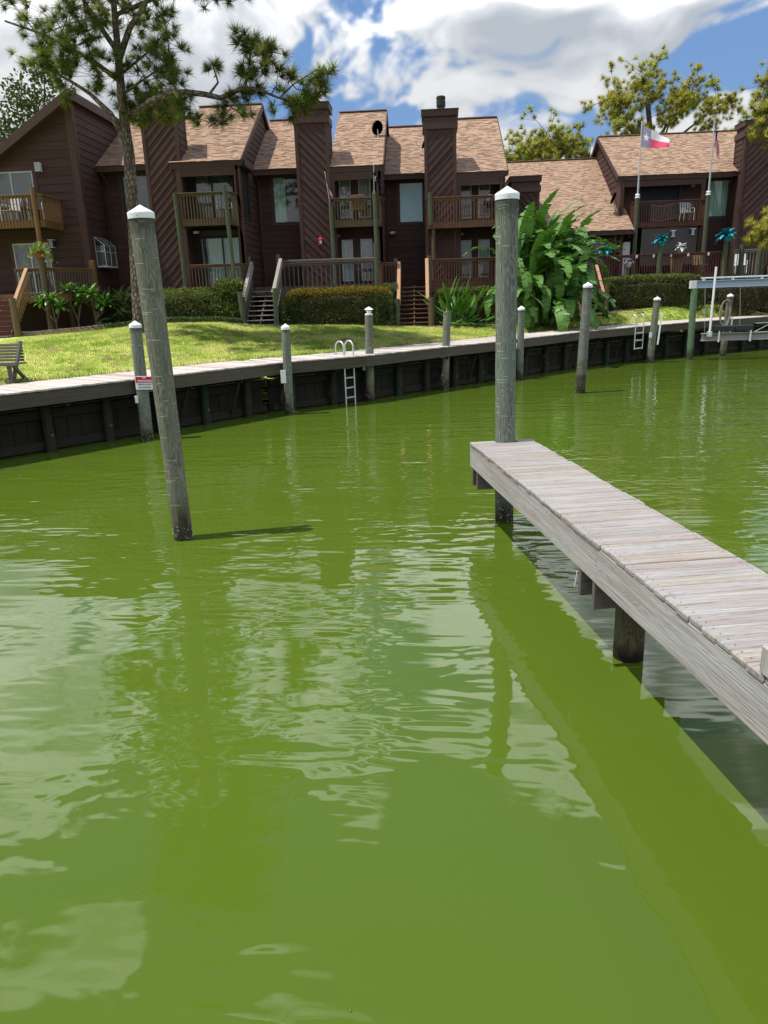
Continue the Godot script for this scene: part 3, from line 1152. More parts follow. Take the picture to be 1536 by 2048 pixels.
# front slope from eave to ridge, back slope down again, fascia and rakes
func roof(house: Node3D, x0: float, x1: float, ye: float, ze: float, yr: float, zr: float, rake := 0, back := 4.5, fascia := 0.24) -> MeshInstance3D:
	var b := MB.new()
	var k := (yr - ye) / (ze - zr)
	for e in [[ye, ze], [yr - k * back, zr - back]]:
		var f := [Vector3(x0, e[0], e[1]), Vector3(x1, e[0], e[1]), Vector3(x1, yr, zr), Vector3(x0, yr, zr)]
		var g := []
		for p in f: g.append(p - Vector3(0, 0.12, 0))
		b.prism(f, g, Vector3.UP)
		b.face(g, Vector3.DOWN)
	var r := obj("roof", b, M.trim, house)
	shingles(r, x0 - 0.01, x1 + 0.01, ye, ze, yr, zr)
	b = MB.new()
	b.col = Color(0.30, 0.20, 0.145)
	b.bar(Vector3(x0, yr + 0.015, zr + 0.07), Vector3(x1, yr + 0.015, zr + 0.07), 0.2, 0.03)
	obj("ridge_cap", b, M.shingle, r)
	b = MB.new()
	b.off = Vector2(R(0, 9), R(0, 9))
	b.bb(Vector3(x0, ye - fascia, ze - 0.045), Vector3(x1, ye - 0.015, ze - 0.01), 0.004)
	obj("fascia", b, M.trim, r)
	b = MB.new()
	b.bb(Vector3(x0, ye - 0.035, ze - 0.02), Vector3(x1, ye - 0.005, ze + 0.03), 0.004)
	obj("drip_edge", b, M.trim, r)
	for x in ([x1] if rake == 1 else [x0] if rake == -1 else []):
		for e in [[ye, ze], [yr - k * back, zr - back]]:
			b = MB.new()
			b.bar(Vector3(x + 0.02 * rake, e[0] - 0.10, e[1]), Vector3(x + 0.02 * rake, yr - 0.10, zr), 0.04, 0.22)
			obj("rake_board", b, M.trim, r)
	return r

func folds(x0: float, x1: float, y0: float, y1: float, z: float, pitch: float, depth: float) -> MB:
	var b := MB.new()
	var n := int((x1 - x0) / pitch * 6) + 2
	var ph := R(0, 6)
	for i in n:
		var q := []
		for e in [[i, y0], [i + 1, y0], [i + 1, y1], [i, y1]]:
			var x: float = lerpf(x0, x1, float(e[0]) / n)
			var a: float = (x - x0) / pitch * TAU + ph + 0.8 * sin(x * 5.0)
			q.append([Vector3(x, e[1], z + depth * sin(a) * (0.7 if e[1] == y1 else 1.0)), Vector3(-cos(a) * depth / pitch * TAU, 0, 1).normalized()])
		for j in [0, 2, 1, 0, 3, 2]:
			b.v(q[j][0], q[j][1], Vector2.ZERO)
	return b

# an opening in the plane facing +z: frame > panes, what hangs behind, brown trim
func window(house: Node3D, called: String, x0: float, x1: float, y0: float, y1: float, z: float, fm: Material, fw: float, mull: Array, behind: Array, trim := 0.10) -> MeshInstance3D:
	var b := MB.new()
	b.bb(Vector3(x0, y0, z - 0.07), Vector3(x0 + fw, y1, z + 0.02))
	b.bb(Vector3(x1 - fw, y0, z - 0.07), Vector3(x1, y1, z + 0.02))
	b.bb(Vector3(x0 + fw, y0, z - 0.07), Vector3(x1 - fw, y0 + fw, z + 0.02))
	b.bb(Vector3(x0 + fw, y1 - fw, z - 0.07), Vector3(x1 - fw, y1, z + 0.02))
	for f in mull:
		var x := lerpf(x0, x1, f)
		b.bb(Vector3(x - fw / 2, y0 + fw, z - 0.06), Vector3(x + fw / 2, y1 - fw, z + 0.015))
	var w := obj(called, b, fm, house)
	var cuts := [0.0] + mull + [1.0]
	for i in cuts.size() - 1:
		b = MB.new()
		b.bb(Vector3(lerpf(x0, x1, cuts[i]) + fw * 0.6, y0 + fw * 0.8, z - 0.025 - 0.01 * (i % 2)), Vector3(lerpf(x0, x1, cuts[i + 1]) - fw * 0.6, y1 - fw * 0.8, z - 0.021 - 0.01 * (i % 2)))
		obj("pane", b, M.glass, w)
	for h in behind:
		var a := lerpf(x0, x1, h[1])
		var c := lerpf(x0, x1, h[2])
		if h[0] == "curtain":
			obj("curtain", folds(a, c, y0, y1, z - 0.16, h[3], h[4]), h[5] if h.size() > 5 else M.curtain, w)
		elif h[0] == "blind":
			b = MB.new()
			var y = y0 + (y1 - y0) * h[3]
			while y < y1:
				b.box(Transform3D(Basis(Vector3.RIGHT, 0.7), Vector3((a + c) / 2, y, z - 0.10)), Vector3(c - a, 0.004, 0.05))
				y += 0.05
			obj("blind", b, M.blind, w)
	b = MB.new()
	room(w, x0, x1, y0, y1, z)
	if trim > 0:
		for e in [[x0 - trim, x0, y0 - trim, y1 + trim], [x1, x1 + trim, y0 - trim, y1 + trim], [x0, x1, y1, y1 + trim], [x0, x1, y0 - trim, y0]]:
			b = MB.new()
			b.off = Vector2(R(0, 9), R(0, 9))
			b.bb(Vector3(e[0], e[2], z - 0.02), Vector3(e[1], e[3], z + 0.045), 0.005)
			obj("casing", b, M.trim, w)
	return w

var bal_meshes := {}

# top rail, lower rail and single balusters along points at floor level
func railing(parent: Node3D, pts: Array, h: float, m: Material, mb: Material, drop := 0.26, space := 0.128, low := false) -> void:
	for i in pts.size() - 1:
		var a: Vector3 = pts[i]
		var c: Vector3 = pts[i + 1]
		var d := (c - a)
		var flat := Vector3(d.x, 0, d.z).normalized()
		var b := MB.new()
		b.off = Vector2(R(0, 9), R(0, 9))
		b.bar(a + Vector3(0, h - 0.02, 0), c + Vector3(0, h - 0.02, 0), 0.14, 0.04, 0.006)
		b.bar(a + Vector3(0, h - 0.085, 0), c + Vector3(0, h - 0.085, 0), 0.038, 0.09)
		obj("top_rail", b, m, parent)
		if low:
			b = MB.new()
			b.bar(a + Vector3(0, 0.10, 0), c + Vector3(0, 0.10, 0), 0.04, 0.06)
			obj("low_rail", b, m, parent)
		var n := maxi(1, roundi(d.length() / space))
		var key := "%.2f %.2f" % [h, drop]
		if not bal_meshes.has(key):
			b = MB.new()
			b.bb(Vector3(-0.019, -drop, -0.019), Vector3(0.019, h - 0.045, 0.019), 0.003)
			bal_meshes[key] = b.mesh()
		for k in n:
			var f := (k + 0.5) / n
			obj("baluster", bal_meshes[key], mb, parent, Transform3D(Basis(flat, Vector3.UP, flat.cross(Vector3.UP)).rotated(flat, R(-0.012, 0.012)), a + d * f + flat.cross(Vector3.UP) * 0.03))

func round_post(parent: Node3D, at: Vector3, y1: float, r: float, m: Material, called := "post", lean := Vector3.ZERO) -> MeshInstance3D:
	var b := MB.new()
	b.off = Vector2(R(0, 9), R(0, 1))
	b.col = Color.WHITE * R(0.9, 1.1)
	b.tube([at, Vector3(at.x, y1, at.z) + lean], [r, r * 0.94], 14)
	return obj(called, b, m, parent)

func platform(parent: Node3D, called: String, x0: float, x1: float, zf: float, zb: float, y: float, m: Material, fh := 0.26) -> MeshInstance3D:
	var b := MB.new()
	b.bb(Vector3(x0 + 0.04, y - 0.2, zb), Vector3(x1 - 0.04, y, zf - 0.04))
	var p := obj(called, b, M.shaded_wood, parent)
	b = MB.new()
	b.off = Vector2(R(0, 9), R(0, 9))
	b.bb(Vector3(x0, y - fh, zf - 0.04), Vector3(x1, y - 0.002, zf), 0.005)
	obj("fascia_board", b, m, p)
	for x in [x0, x1]:
		b = MB.new()
		b.bb(Vector3(x - 0.001, y - fh, zb), Vector3(x + (0.04 if x == x0 else -0.04), y - 0.004, zf - 0.04))
		obj("fascia_board", b, m, p)
	var z := zf - 0.08
	var n := 0
	while z > zb and n < 14:
		b = MB.new()
		b.off = Vector2(R(0, 9), R(0, 9))
		b.bb(Vector3(x0 - 0.01, y + 0.002, z - 0.13), Vector3(x1 + 0.01, y + 0.036, z), 0.004)
		obj("floor_board", b, m, p)
		z -= 0.136
		n += 1
	return p

func lantern(at: Vector3, label: String, kind := "box") -> void:
	var t := thing("wall_lamp", label, "lamp", at, "")
	var b := MB.new()
	if kind == "globe":
		b.lathe(Transform3D(Basis(), at), [Vector2(0, -0.09), Vector2(0.06, -0.07), Vector2(0.09, 0), Vector2(0.06, 0.07), Vector2(0, 0.09)], 14)
		obj("globe", b, M.off_white, t)
		b = MB.new()
		b.bb(at + Vector3(-0.03, -0.05, -0.2), at + Vector3(0.03, 0.05, -0.07))
		obj("mount", b, M.dark_metal, t)
	elif kind == "flood":
		for s in [-1, 1]:
			b = MB.new()
			b.lathe(Transform3D(Basis(Vector3.RIGHT, 1.9) * Basis(Vector3.BACK, 0.5 * s), at + Vector3(0.07 * s, 0, 0.1)), [Vector2(0, -0.09), Vector2(0.035, -0.08), Vector2(0.06, 0.05), Vector2(0.05, 0.06), Vector2(0, 0.04)], 12)
			obj("lamp_head", b, M.off_white, t)
		b = MB.new()
		b.bb(at + Vector3(-0.05, -0.04, -0.08), at + Vector3(0.05, 0.06, 0.05), 0.01)
		obj("mount", b, M.off_white, t)
	else:
		for e in [[-0.1, -0.085], [0.085, 0.1]]:
			b = MB.new()
			b.bb(at + Vector3(e[0], -0.13, -0.02), at + Vector3(e[1], 0.13, 0.16))
			obj("frame", b, M.dark_metal if kind == "dark" else M.off_white, t)
		b = MB.new()
		b.bb(at + Vector3(-0.085, -0.12, 0.0), at + Vector3(0.085, 0.12, 0.155), 0.01)
		obj("lamp_glass", b, M.blind, t)
		b = MB.new()
		b.bb(at + Vector3(-0.115, 0.13, -0.06), at + Vector3(0.115, 0.16, 0.175), 0.01)
		b.bb(at + Vector3(-0.1, -0.15, -0.06), at + Vector3(0.1, -0.13, 0.165))
		obj("cap", b, M.off_white, t)

func dish(at: Vector3, facing: Vector3, label: String, foot: Vector3) -> void:
	var t := thing("satellite_dish", label, "satellite dish", foot)
	var f := facing.normalized()
	var up := (Vector3.UP - f * f.y).normalized()
	var tr := Transform3D(Basis(up.cross(f), f, up).orthonormalized(), at)
	tr.basis = tr.basis * Basis().scaled(Vector3(0.86, 1, 1))
	var b := MB.new()
	b.lathe(tr, [Vector2(0, -0.06), Vector2(0.15, -0.045), Vector2(0.30, 0.0), Vector2(0.305, 0.01), Vector2(0.15, -0.03), Vector2(0, -0.045)], 28)
	obj("reflector", b, M.dish, t)
	b = MB.new()
	var low := at - up * 0.30
	b.tube([low, low + f * 0.30 + up * 0.02, low + f * 0.44 + up * 0.14], [0.014], 6)
	obj("arm", b, M.steel, t)
	b = MB.new()
	b.box(Transform3D(tr.basis.orthonormalized(), low + f * 0.46 + up * 0.17), Vector3(0.09, 0.13, 0.07), 0.01)
	obj("receiver", b, M.off_white, t)
	b = MB.new()
	b.tube([at - f * 0.05 - up * 0.05, at - f * 0.14 - up * 0.2, foot], [0.026], 8)
	b.box(Transform3D(Basis(), foot), Vector3(0.14, 0.03, 0.16))
	obj("mast", b, M.steel, t)

# the dark inside seen through an opening
func room(w: Node3D, x0: float, x1: float, y0: float, y1: float, z: float) -> void:
	var b := MB.new()
	var a := Vector3(x0 - 0.01, y0 - 0.01, z - 1.5)
	var c := Vector3(x1 + 0.01, y1 + 0.01, z - 0.08)
	b.bb(a, Vector3(c.x, c.y, a.z + 0.03))
	b.bb(Vector3(a.x - 0.03, a.y, a.z), Vector3(a.x, c.y, c.z))
	b.bb(Vector3(c.x, a.y, a.z), Vector3(c.x + 0.03, c.y, c.z))
	b.bb(Vector3(a.x, a.y - 0.03, a.z), Vector3(c.x, a.y, c.z))
	b.bb(Vector3(a.x, c.y, a.z), Vector3(c.x, c.y + 0.03, c.z))
	obj("room", b, M.room, w)


# ---------------------------------------------------------------- the townhouses
func trim_box(house: Node, called: String, a: Vector3, c: Vector3, m: Material = null) -> MeshInstance3D:
	var b := MB.new()
	b.off = Vector2(R(0, 9), R(0, 9))
	b.bb(a, c, 0.006)
	return obj(called, b, m if m else M.trim, house)

# a glazed leaf of a double door
func leaf(house: Node3D, x0: float, x1: float, g0: float, g1: float, y0: float, y1: float, gy0: float, gy1: float, z: float, behind: Array) -> void:
	var b := MB.new()
	b.bb(Vector3(x0, y0, z - 0.05), Vector3(g0, y1, z), 0.004)
	b.bb(Vector3(g1, y0, z - 0.05), Vector3(x1, y1, z), 0.004)
	b.bb(Vector3(g0, gy1, z - 0.05), Vector3(g1, y1, z - 0.001))
	b.bb(Vector3(g0, y0, z - 0.05), Vector3(g1, gy0, z - 0.001))
	var d := obj("door", b, M.trim, house)
	b = MB.new()
	for e in [[g0, g0 + 0.035, gy0, gy1], [g1 - 0.035, g1, gy0, gy1], [g0 + 0.035, g1 - 0.035, gy0, gy0 + 0.035], [g0 + 0.035, g1 - 0.035, gy1 - 0.035, gy1]]:
		b.bb(Vector3(e[0], e[2], z - 0.04), Vector3(e[1], e[3], z + 0.014))
	obj("glazing_frame", b, M.off_white, d)
	b = MB.new()
	b.bb(Vector3(g0 + 0.02, gy0 + 0.02, z - 0.03), Vector3(g1 - 0.02, gy1 - 0.02, z - 0.026))
	obj("pane", b, M.glass, d)
	if behind.size():
		if behind[0] == "blind":
			b = MB.new()
			var y: float = gy0 + (gy1 - gy0) * behind[1]
			while y < gy1:
				b.box(Transform3D(Basis(Vector3.RIGHT, 0.75), Vector3((g0 + g1) / 2, y, z - 0.075)), Vector3(g1 - g0 - 0.05, 0.004, 0.052))
				y += 0.05
			obj("blind", b, M.blind, d)
		else:
			obj("curtain", folds(g0, g1, gy0 + (gy1 - gy0) * behind[1], gy1, z - 0.12, 0.16, 0.02, ), M.blind, d)
	room(d, x0, x1, y0, y1, z)
	b = MB.new()
	b.lathe(Transform3D(Basis(Vector3.RIGHT, PI / 2), Vector3(x1 - 0.06, y0 + 0.95, z)), [Vector2(0.012, 0), Vector2(0.012, 0.04), Vector2(0.03, 0.045), Vector2(0.03, 0.07), Vector2(0, 0.075)], 10)
	obj("handle", b, M.off_white, d)

# two-storey loggia front between x0 and x1: corner boards, header, floor, recessed door wall
func loggia(h: Node3D, x0: float, x1: float, zf: float, zd: float, ye: float, holes: Array) -> void:
	for x in [x0, x1 - 0.2]:
		trim_box(h, "corner_trim", Vector3(x, 1.6, zf - 0.12), Vector3(x + 0.2, ye - 0.2, zf))
	trim_box(h, "header", Vector3(x0 + 0.2, ye - 0.55, zf - 0.12), Vector3(x1 - 0.2, ye - 0.22, zf - 0.01))
	trim_box(h, "soffit", Vector3(x0 + 0.05, ye - 0.32, zd), Vector3(x1 - 0.05, ye - 0.26, zf - 0.12))
	wall(h, "loggia_wall", Vector3(x0, 1.6, zd), Vector3.RIGHT, Vector3.BACK, [Vector2(0, 0), Vector2(x1 - x0, 0), Vector2(x1 - x0, ye - 1.9), Vector2(0, ye - 1.9)], holes)
	var b := MB.new()
	b.bb(Vector3(x0 + 0.01, 1.6, zd), Vector3(x0 + 0.06, ye - 0.3, zf - 0.12))
	obj("cheek_panel", b, M.trim, h)

func gutter(h: Node3D, pts: Array) -> void:
	var b := MB.new()
	b.tube(pts, [0.038], 8)
	obj("downpipe", b, M.trim, h)

func balcony(h: Node3D, x0: float, x1: float, zf: float, zb: float, y: float, rail: float, m: Material, mb: Material, zs: float, left := true, right := true, inset := 0.0) -> Node3D:
	var p := platform(h, "balcony", x0, x1, zf, zb, y, m)
	var pts := [Vector3(x0 + 0.02, y, zf - 0.02), Vector3(x1 - 0.02, y, zf - 0.02)]
	if left: pts.push_front(Vector3(x0 - inset, y, zs))
	if right: pts.append(Vector3(x1 + inset, y, zs))
	railing(p, pts, rail - y, m, mb)
	return p

func house_a() -> void:
	var h := thing("townhouse", "leftmost brown townhouse with steep shed gable and timber balcony over its deck", "house", Vector3(-17, 2, -33), "row of brown townhouses")
	wall(h, "front_wall", Vector3(-22, 1.6, -30.8), Vector3.RIGHT, Vector3.BACK, [Vector2(0, 0), Vector2(8.35, 0), Vector2(8.35, 9.25), Vector2(0, 4.15)], [[3.9, 6.45, 4.7, 6.73], [5.15, 6.7, 2.05, 4.02]], 0.31)
	wall(h, "side_wall", Vector3(-13.65, 1.6, -30.8), Vector3(0, 0, -1), Vector3.RIGHT, [Vector2(0, 0), Vector2(7.2, 0), Vector2(7.2, 9.25), Vector2(0, 9.25)], [], 0.29)
	var w := window(h, "sliding_door", -18.1, -15.55, 6.3, 8.33, -30.8, M.steel, 0.06, [0.27, 0.64], [["curtain", 0.02, 0.3, 0.3, 0.03, M.blind]], 0.16)
	w = window(h, "sliding_door", -16.85, -15.3, 3.65, 5.62, -30.8, M.off_white, 0.045, [0.46], [["curtain", 0.0, 0.3, 0.2, 0.03, M.shade], ["curtain", 0.8, 1.0, 0.12, 0.02, M.shade]], 0.14)
	trim_box(h, "corner_trim", Vector3(-13.9, 1.6, -30.79), Vector3(-13.61, 10.75, -30.745))
	trim_box(h, "corner_trim", Vector3(-13.64, 1.6, -31.0), Vector3(-13.60, 10.75, -30.79))
	# the shed roof, its rake and its high edge
	var b := MB.new()
	var f := []
	var k := []
	for e in [[-13.45, 11.08, -30.35], [-22.4, 5.62, -30.35], [-22.4, 5.62, -40.0], [-13.45, 11.08, -40.0]]:
		f.append(Vector3(e[0], e[1], e[2]))
		k.append(Vector3(e[0], e[1] - 0.10, e[2]))
	b.col = Color(0.3, 0.2, 0.145)
	b.prism(f, k, Vector3.UP)
	b.face(k, Vector3.DOWN)
	var r := obj("roof", b, M.shingle, h)
	b = MB.new()
	b.bar(Vector3(-13.42, 10.90, -30.33), Vector3(-22.4, 5.43, -30.33), 0.05, 0.30, 0.006)
	obj("rake_board", b, M.trim, r)
	b = MB.new()
	b.bar(Vector3(-13.44, 10.87, -30.36), Vector3(-13.44, 10.87, -40), 0.05, 0.32, 0.006)
	obj("eave_board", b, M.trim, r)
	b = MB.new()
	f = [Vector3(-13.48, 10.72, -30.36), Vector3(-22.3, 5.33, -30.36), Vector3(-22.3, 5.33, -30.8), Vector3(-13.48, 10.72, -30.8)]
	b.face(f, Vector3.DOWN)
	obj("soffit", b, M.trim, r)
	# recess with the tall window, and its piece of roof
	wall(h, "recess_wall", Vector3(-13.65, 1.6, -33.0), Vector3.RIGHT, Vector3.BACK, [Vector2(0, 0), Vector2(2.6, 0), Vector2(2.6, 7.1), Vector2(0, 7.1)], [[0.84, 2.18, 4.35, 6.78]])
	window(h, "tall_window", -12.81, -11.47, 5.95, 8.38, -33.0, M.bronze, 0.05, [], [["curtain", 0.0, 1.0, 0.9, 0.01, M.screen]], 0.12)
	roof(h, -13.62, -9.9, 8.68, -32.4, 11.3, -36.7)
	gutter(h, [Vector3(-13.45, 8.4, -32.45), Vector3(-13.42, 8.2, -32.9), Vector3(-13.40, 2.1, -32.9)])
	# greenhouse window on the side wall
	b = MB.new()
	var x0 := -13.6
	var x1 := -13.22
	for z in [-31.3, -31.85, -32.4]:
		for e in [[Vector3(x1, 4.68, z), Vector3(x1, 5.5, z)], [Vector3(x0, 4.68, z), Vector3(x0, 5.8, z)], [Vector3(x0, 5.8, z), Vector3(x1, 5.5, z)], [Vector3(x0, 4.68, z), Vector3(x1, 4.68, z)], [Vector3(x0, 5.25, z), Vector3(x1, 5.25, z)]]:
			b.bar(e[0], e[1], 0.022, 0.022)
	for e in [[x1, 4.68], [x1, 5.5], [x0, 5.8], [x1, 5.22], [x0, 4.68]]:
		b.bar(Vector3(e[0], e[1], -31.3), Vector3(e[0], e[1], -32.4), 0.026, 0.026)
	var g := obj("greenhouse_window", b, M.alu, h)
	for e in [[Vector3(x1, 4.7, -31.31), Vector3(x1 + 0.004, 5.48, -32.39)], [Vector3(x0, 4.7, -31.304), Vector3(x1, 5.48, -31.30)]]:
		b = MB.new()
		b.bb(e[0], e[1])
		obj("pane", b, M.glass, g)
	b = MB.new()
	b.prism([Vector3(x0, 5.81, -31.3), Vector3(x1, 5.51, -31.3), Vector3(x1, 5.51, -32.4), Vector3(x0, 5.81, -32.4)], [Vector3(x0, 5.805, -31.3), Vector3(x1, 5.505, -31.3), Vector3(x1, 5.505, -32.4), Vector3(x0, 5.805, -32.4)], Vector3.UP)
	obj("pane", b, M.glass, g)
	b = MB.new()
	b.bb(Vector3(x0 - 0.02, 4.68, -32.4), Vector3(x0 + 0.01, 5.75, -31.3))
	obj("dark_inside", b, M.room, g)
	b = MB.new()
	b.bb(Vector3(x0, 4.62, -32.44), Vector3(x1 + 0.02, 4.66, -31.27))
	obj("sill", b, M.off_white, g)
	var bal := balcony(h, -19.6, -14.56, -29.2, -30.78, 6.3, 7.23, M.tan_wood, M.tan_wood, -30.72, false, true)
	round_post(bal, Vector3(-14.86, 1.9, -29.14), 7.45, 0.095, M.tan_wood, "post", Vector3(0.05, 0, 0))

func house_b() -> void:
	var h := thing("townhouse", "brown townhouse with rising diagonal chimney behind the pine, double-height glazed bay", "house", Vector3(-8, 2, -34), "row of brown townhouses")
	chimney(h, -11.2, -9.75, -31.6, -32.65, 1.9, 11.08, true, 1, 8.7)
	loggia(h, -9.97, -7.4, -31.5, -32.4, 8.52, [[0.45, 2.22, 4.67, 6.72], [0.45, 2.22, 2.03, 4.15]])
	window(h, "sliding_door", -9.5, -7.77, 6.29, 8.30, -32.4, M.bronze, 0.06, [0.42], [["curtain", 0.02, 0.3, 0.3, 0.03, M.shade]], 0.0)
	window(h, "sliding_door", -9.5, -7.77, 3.65, 5.73, -32.4, M.bronze, 0.06, [0.56], [["curtain", 0.18, 1.0, 0.10, 0.018]], 0.0)
	trim_box(h, "shutter_box", Vector3(-9.45, 5.74, -32.39), Vector3(-7.6, 5.98, -32.15), M.bronze)
	roof(h, -10.2, -7.28, 8.52, -31.5, 11.74, -36.8, 1)
	wall(h, "side_wall", Vector3(-7.4, 1.6, -31.5), Vector3(0, 0, -1), Vector3.RIGHT, [Vector2(0, 0), Vector2(8.0, 0), Vector2(8.0, 8.55), Vector2(5.35, 10.05), Vector2(0, 6.78)], [[0.42, 1.65, 4.75, 6.72]])
	trim_box(h, "corner_trim", Vector3(-7.402, 1.6, -31.62), Vector3(-7.35, 8.2, -31.498))
	# tall side window seen edge-on, with its awning box
	var b := MB.new()
	for z in [-31.95, -32.5, -33.12]:
		b.bb(Vector3(-7.44, 6.36, z - 0.03), Vector3(-7.355, 8.3, z + 0.03))
	b.bb(Vector3(-7.44, 6.34, -33.15), Vector3(-7.35, 6.40, -31.92))
	b.bb(Vector3(-7.44, 8.27, -33.15), Vector3(-7.35, 8.32, -31.92))
	var w := obj("side_window", b, M.bronze, h)
	b = MB.new()
	b.bb(Vector3(-7.42, 6.38, -33.1), Vector3(-7.415, 8.3, -31.95))
	obj("pane", b, M.screen, w)
	b = MB.new()
	b.bb(Vector3(-7.8, 6.3, -33.1), Vector3(-7.75, 8.3, -31.95))
	obj("back_of_room", b, M.screen, w)
	trim_box(h, "awning_box", Vector3(-7.36, 8.30, -33.3), Vector3(-7.14, 8.56, -31.72), M.bronze)
	# recess
	wall(h, "recess_wall", Vector3(-7.4, 1.6, -34.7), Vector3.RIGHT, Vector3.BACK, [Vector2(0, 0), Vector2(2.3, 0), Vector2(2.3, 7.0), Vector2(0, 7.0)], [[0.73, 1.9, 4.8, 6.72]], 0.25)
	window(h, "large_window", -6.67, -5.5, 6.4, 8.32, -34.7, M.trim, 0.04, [], [["curtain", 0.0, 0.46, 0.17, 0.03]], 0.12)
	roof(h, -7.38, -5.2, 8.55, -34.05, 11.5, -38.9)
	gutter(h, [Vector3(-7.3, 8.35, -34.1), Vector3(-7.26, 8.1, -34.55), Vector3(-7.26, 2.0, -34.6)])
	trim_box(h, "corner_trim", Vector3(-7.36, 1.6, -34.69), Vector3(-7.2, 8.3, -34.62))
	var bal := balcony(h, -9.72, -7.68, -30.8, -32.38, 6.28, 7.27, M.olive_wood, M.olive_wood, -31.5, true, true, 0.12)
	round_post(bal, Vector3(-9.74, 1.9, -30.72), 7.27, 0.085, M.post_round, "post", Vector3(-0.10, 0, 0))
	round_post(bal, Vector3(-7.66, 1.9, -30.72), 7.47, 0.085, M.post_round, "post", Vector3(-0.17, 0, 0))
	lantern(Vector3(-9.5, 5.9, -32.05), "small white lamp at left of the lower glass door behind diagonal chimney", "flood")

func house_c() -> void:
	var h := thing("townhouse", "middle brown townhouse with falling diagonal chimney boards and pale blue large window", "house", Vector3(-3, 2, -36), "row of brown townhouses")
	chimney(h, -5.32, -3.92, -33.4, -34.45, 1.8, 10.87, false, 1, 8.6)
	loggia(h, -3.94, -1.75, -33.42, -34.3, 8.42, [[0.12, 1.84, 4.66, 6.6], [0.12, 1.84, 2.02, 4.05]])
	for y in [6.27, 3.62]:
		var gt := 8.08 if y > 5 else 5.56
		leaf(h, -3.82, -2.97, -3.65, -3.15, y, gt + 0.12, y + 0.18, gt, -34.3, ["curtain", 0.45] if y > 5 else ["curtain", 0.0])
		leaf(h, -2.97, -2.10, -2.80, -2.27, y, gt + 0.12, y + 0.18, gt, -34.3, ["curtain", 0.45] if y > 5 else ["curtain", 0.3])
	roof(h, -3.95, -1.66, 8.42, -33.4, 11.68, -38.8, 1)
	wall(h, "side_wall", Vector3(-1.75, 1.6, -33.42), Vector3(0, 0, -1), Vector3.RIGHT, [Vector2(0, 0), Vector2(8.2, 0), Vector2(8.2, 8.45), Vector2(5.4, 9.98), Vector2(0, 6.7)])
	wall(h, "recess_wall", Vector3(-1.75, 1.6, -36.8), Vector3.RIGHT, Vector3.BACK, [Vector2(0, 0), Vector2(2.1, 0), Vector2(2.1, 6.9), Vector2(0, 6.9)], [[0.65, 1.76, 4.82, 6.58]], 0.25)
	window(h, "large_window", -1.1, 0.01, 6.42, 8.18, -36.8, M.trim, 0.03, [], [["curtain", 0.0, 1.0, 1.3, 0.004, M.pale_blue]], 0.12)  # flat pale blue sheet behind the pane
	roof(h, -1.74, 0.3, 8.46, -36.15, 11.4, -41.0)
	var bal := balcony(h, -3.95, -1.86, -33.0, -34.28, 6.22, 7.12, M.olive_wood, M.olive_wood, -33.55, true, true, 0.06)
	round_post(bal, Vector3(-3.83, 1.8, -32.92), 7.02, 0.088, M.post_round, "post", Vector3(-0.06, 0, 0))
	round_post(bal, Vector3(-1.97, 1.8, -32.92), 7.32, 0.088, M.post_round, "post", Vector3(-0.06, 0, 0))
	lantern(Vector3(-3.72, 8.16, -33.85), "white globe lamp at the upper doors of the middle townhouse", "globe")
	lantern(Vector3(-3.82, 5.72, -34.2), "small flood lamp over the lower doors of the middle townhouse", "flood")
	lantern(Vector3(-1.45, 5.98, -36.65), "white double flood lamp under the pale blue large window", "flood")

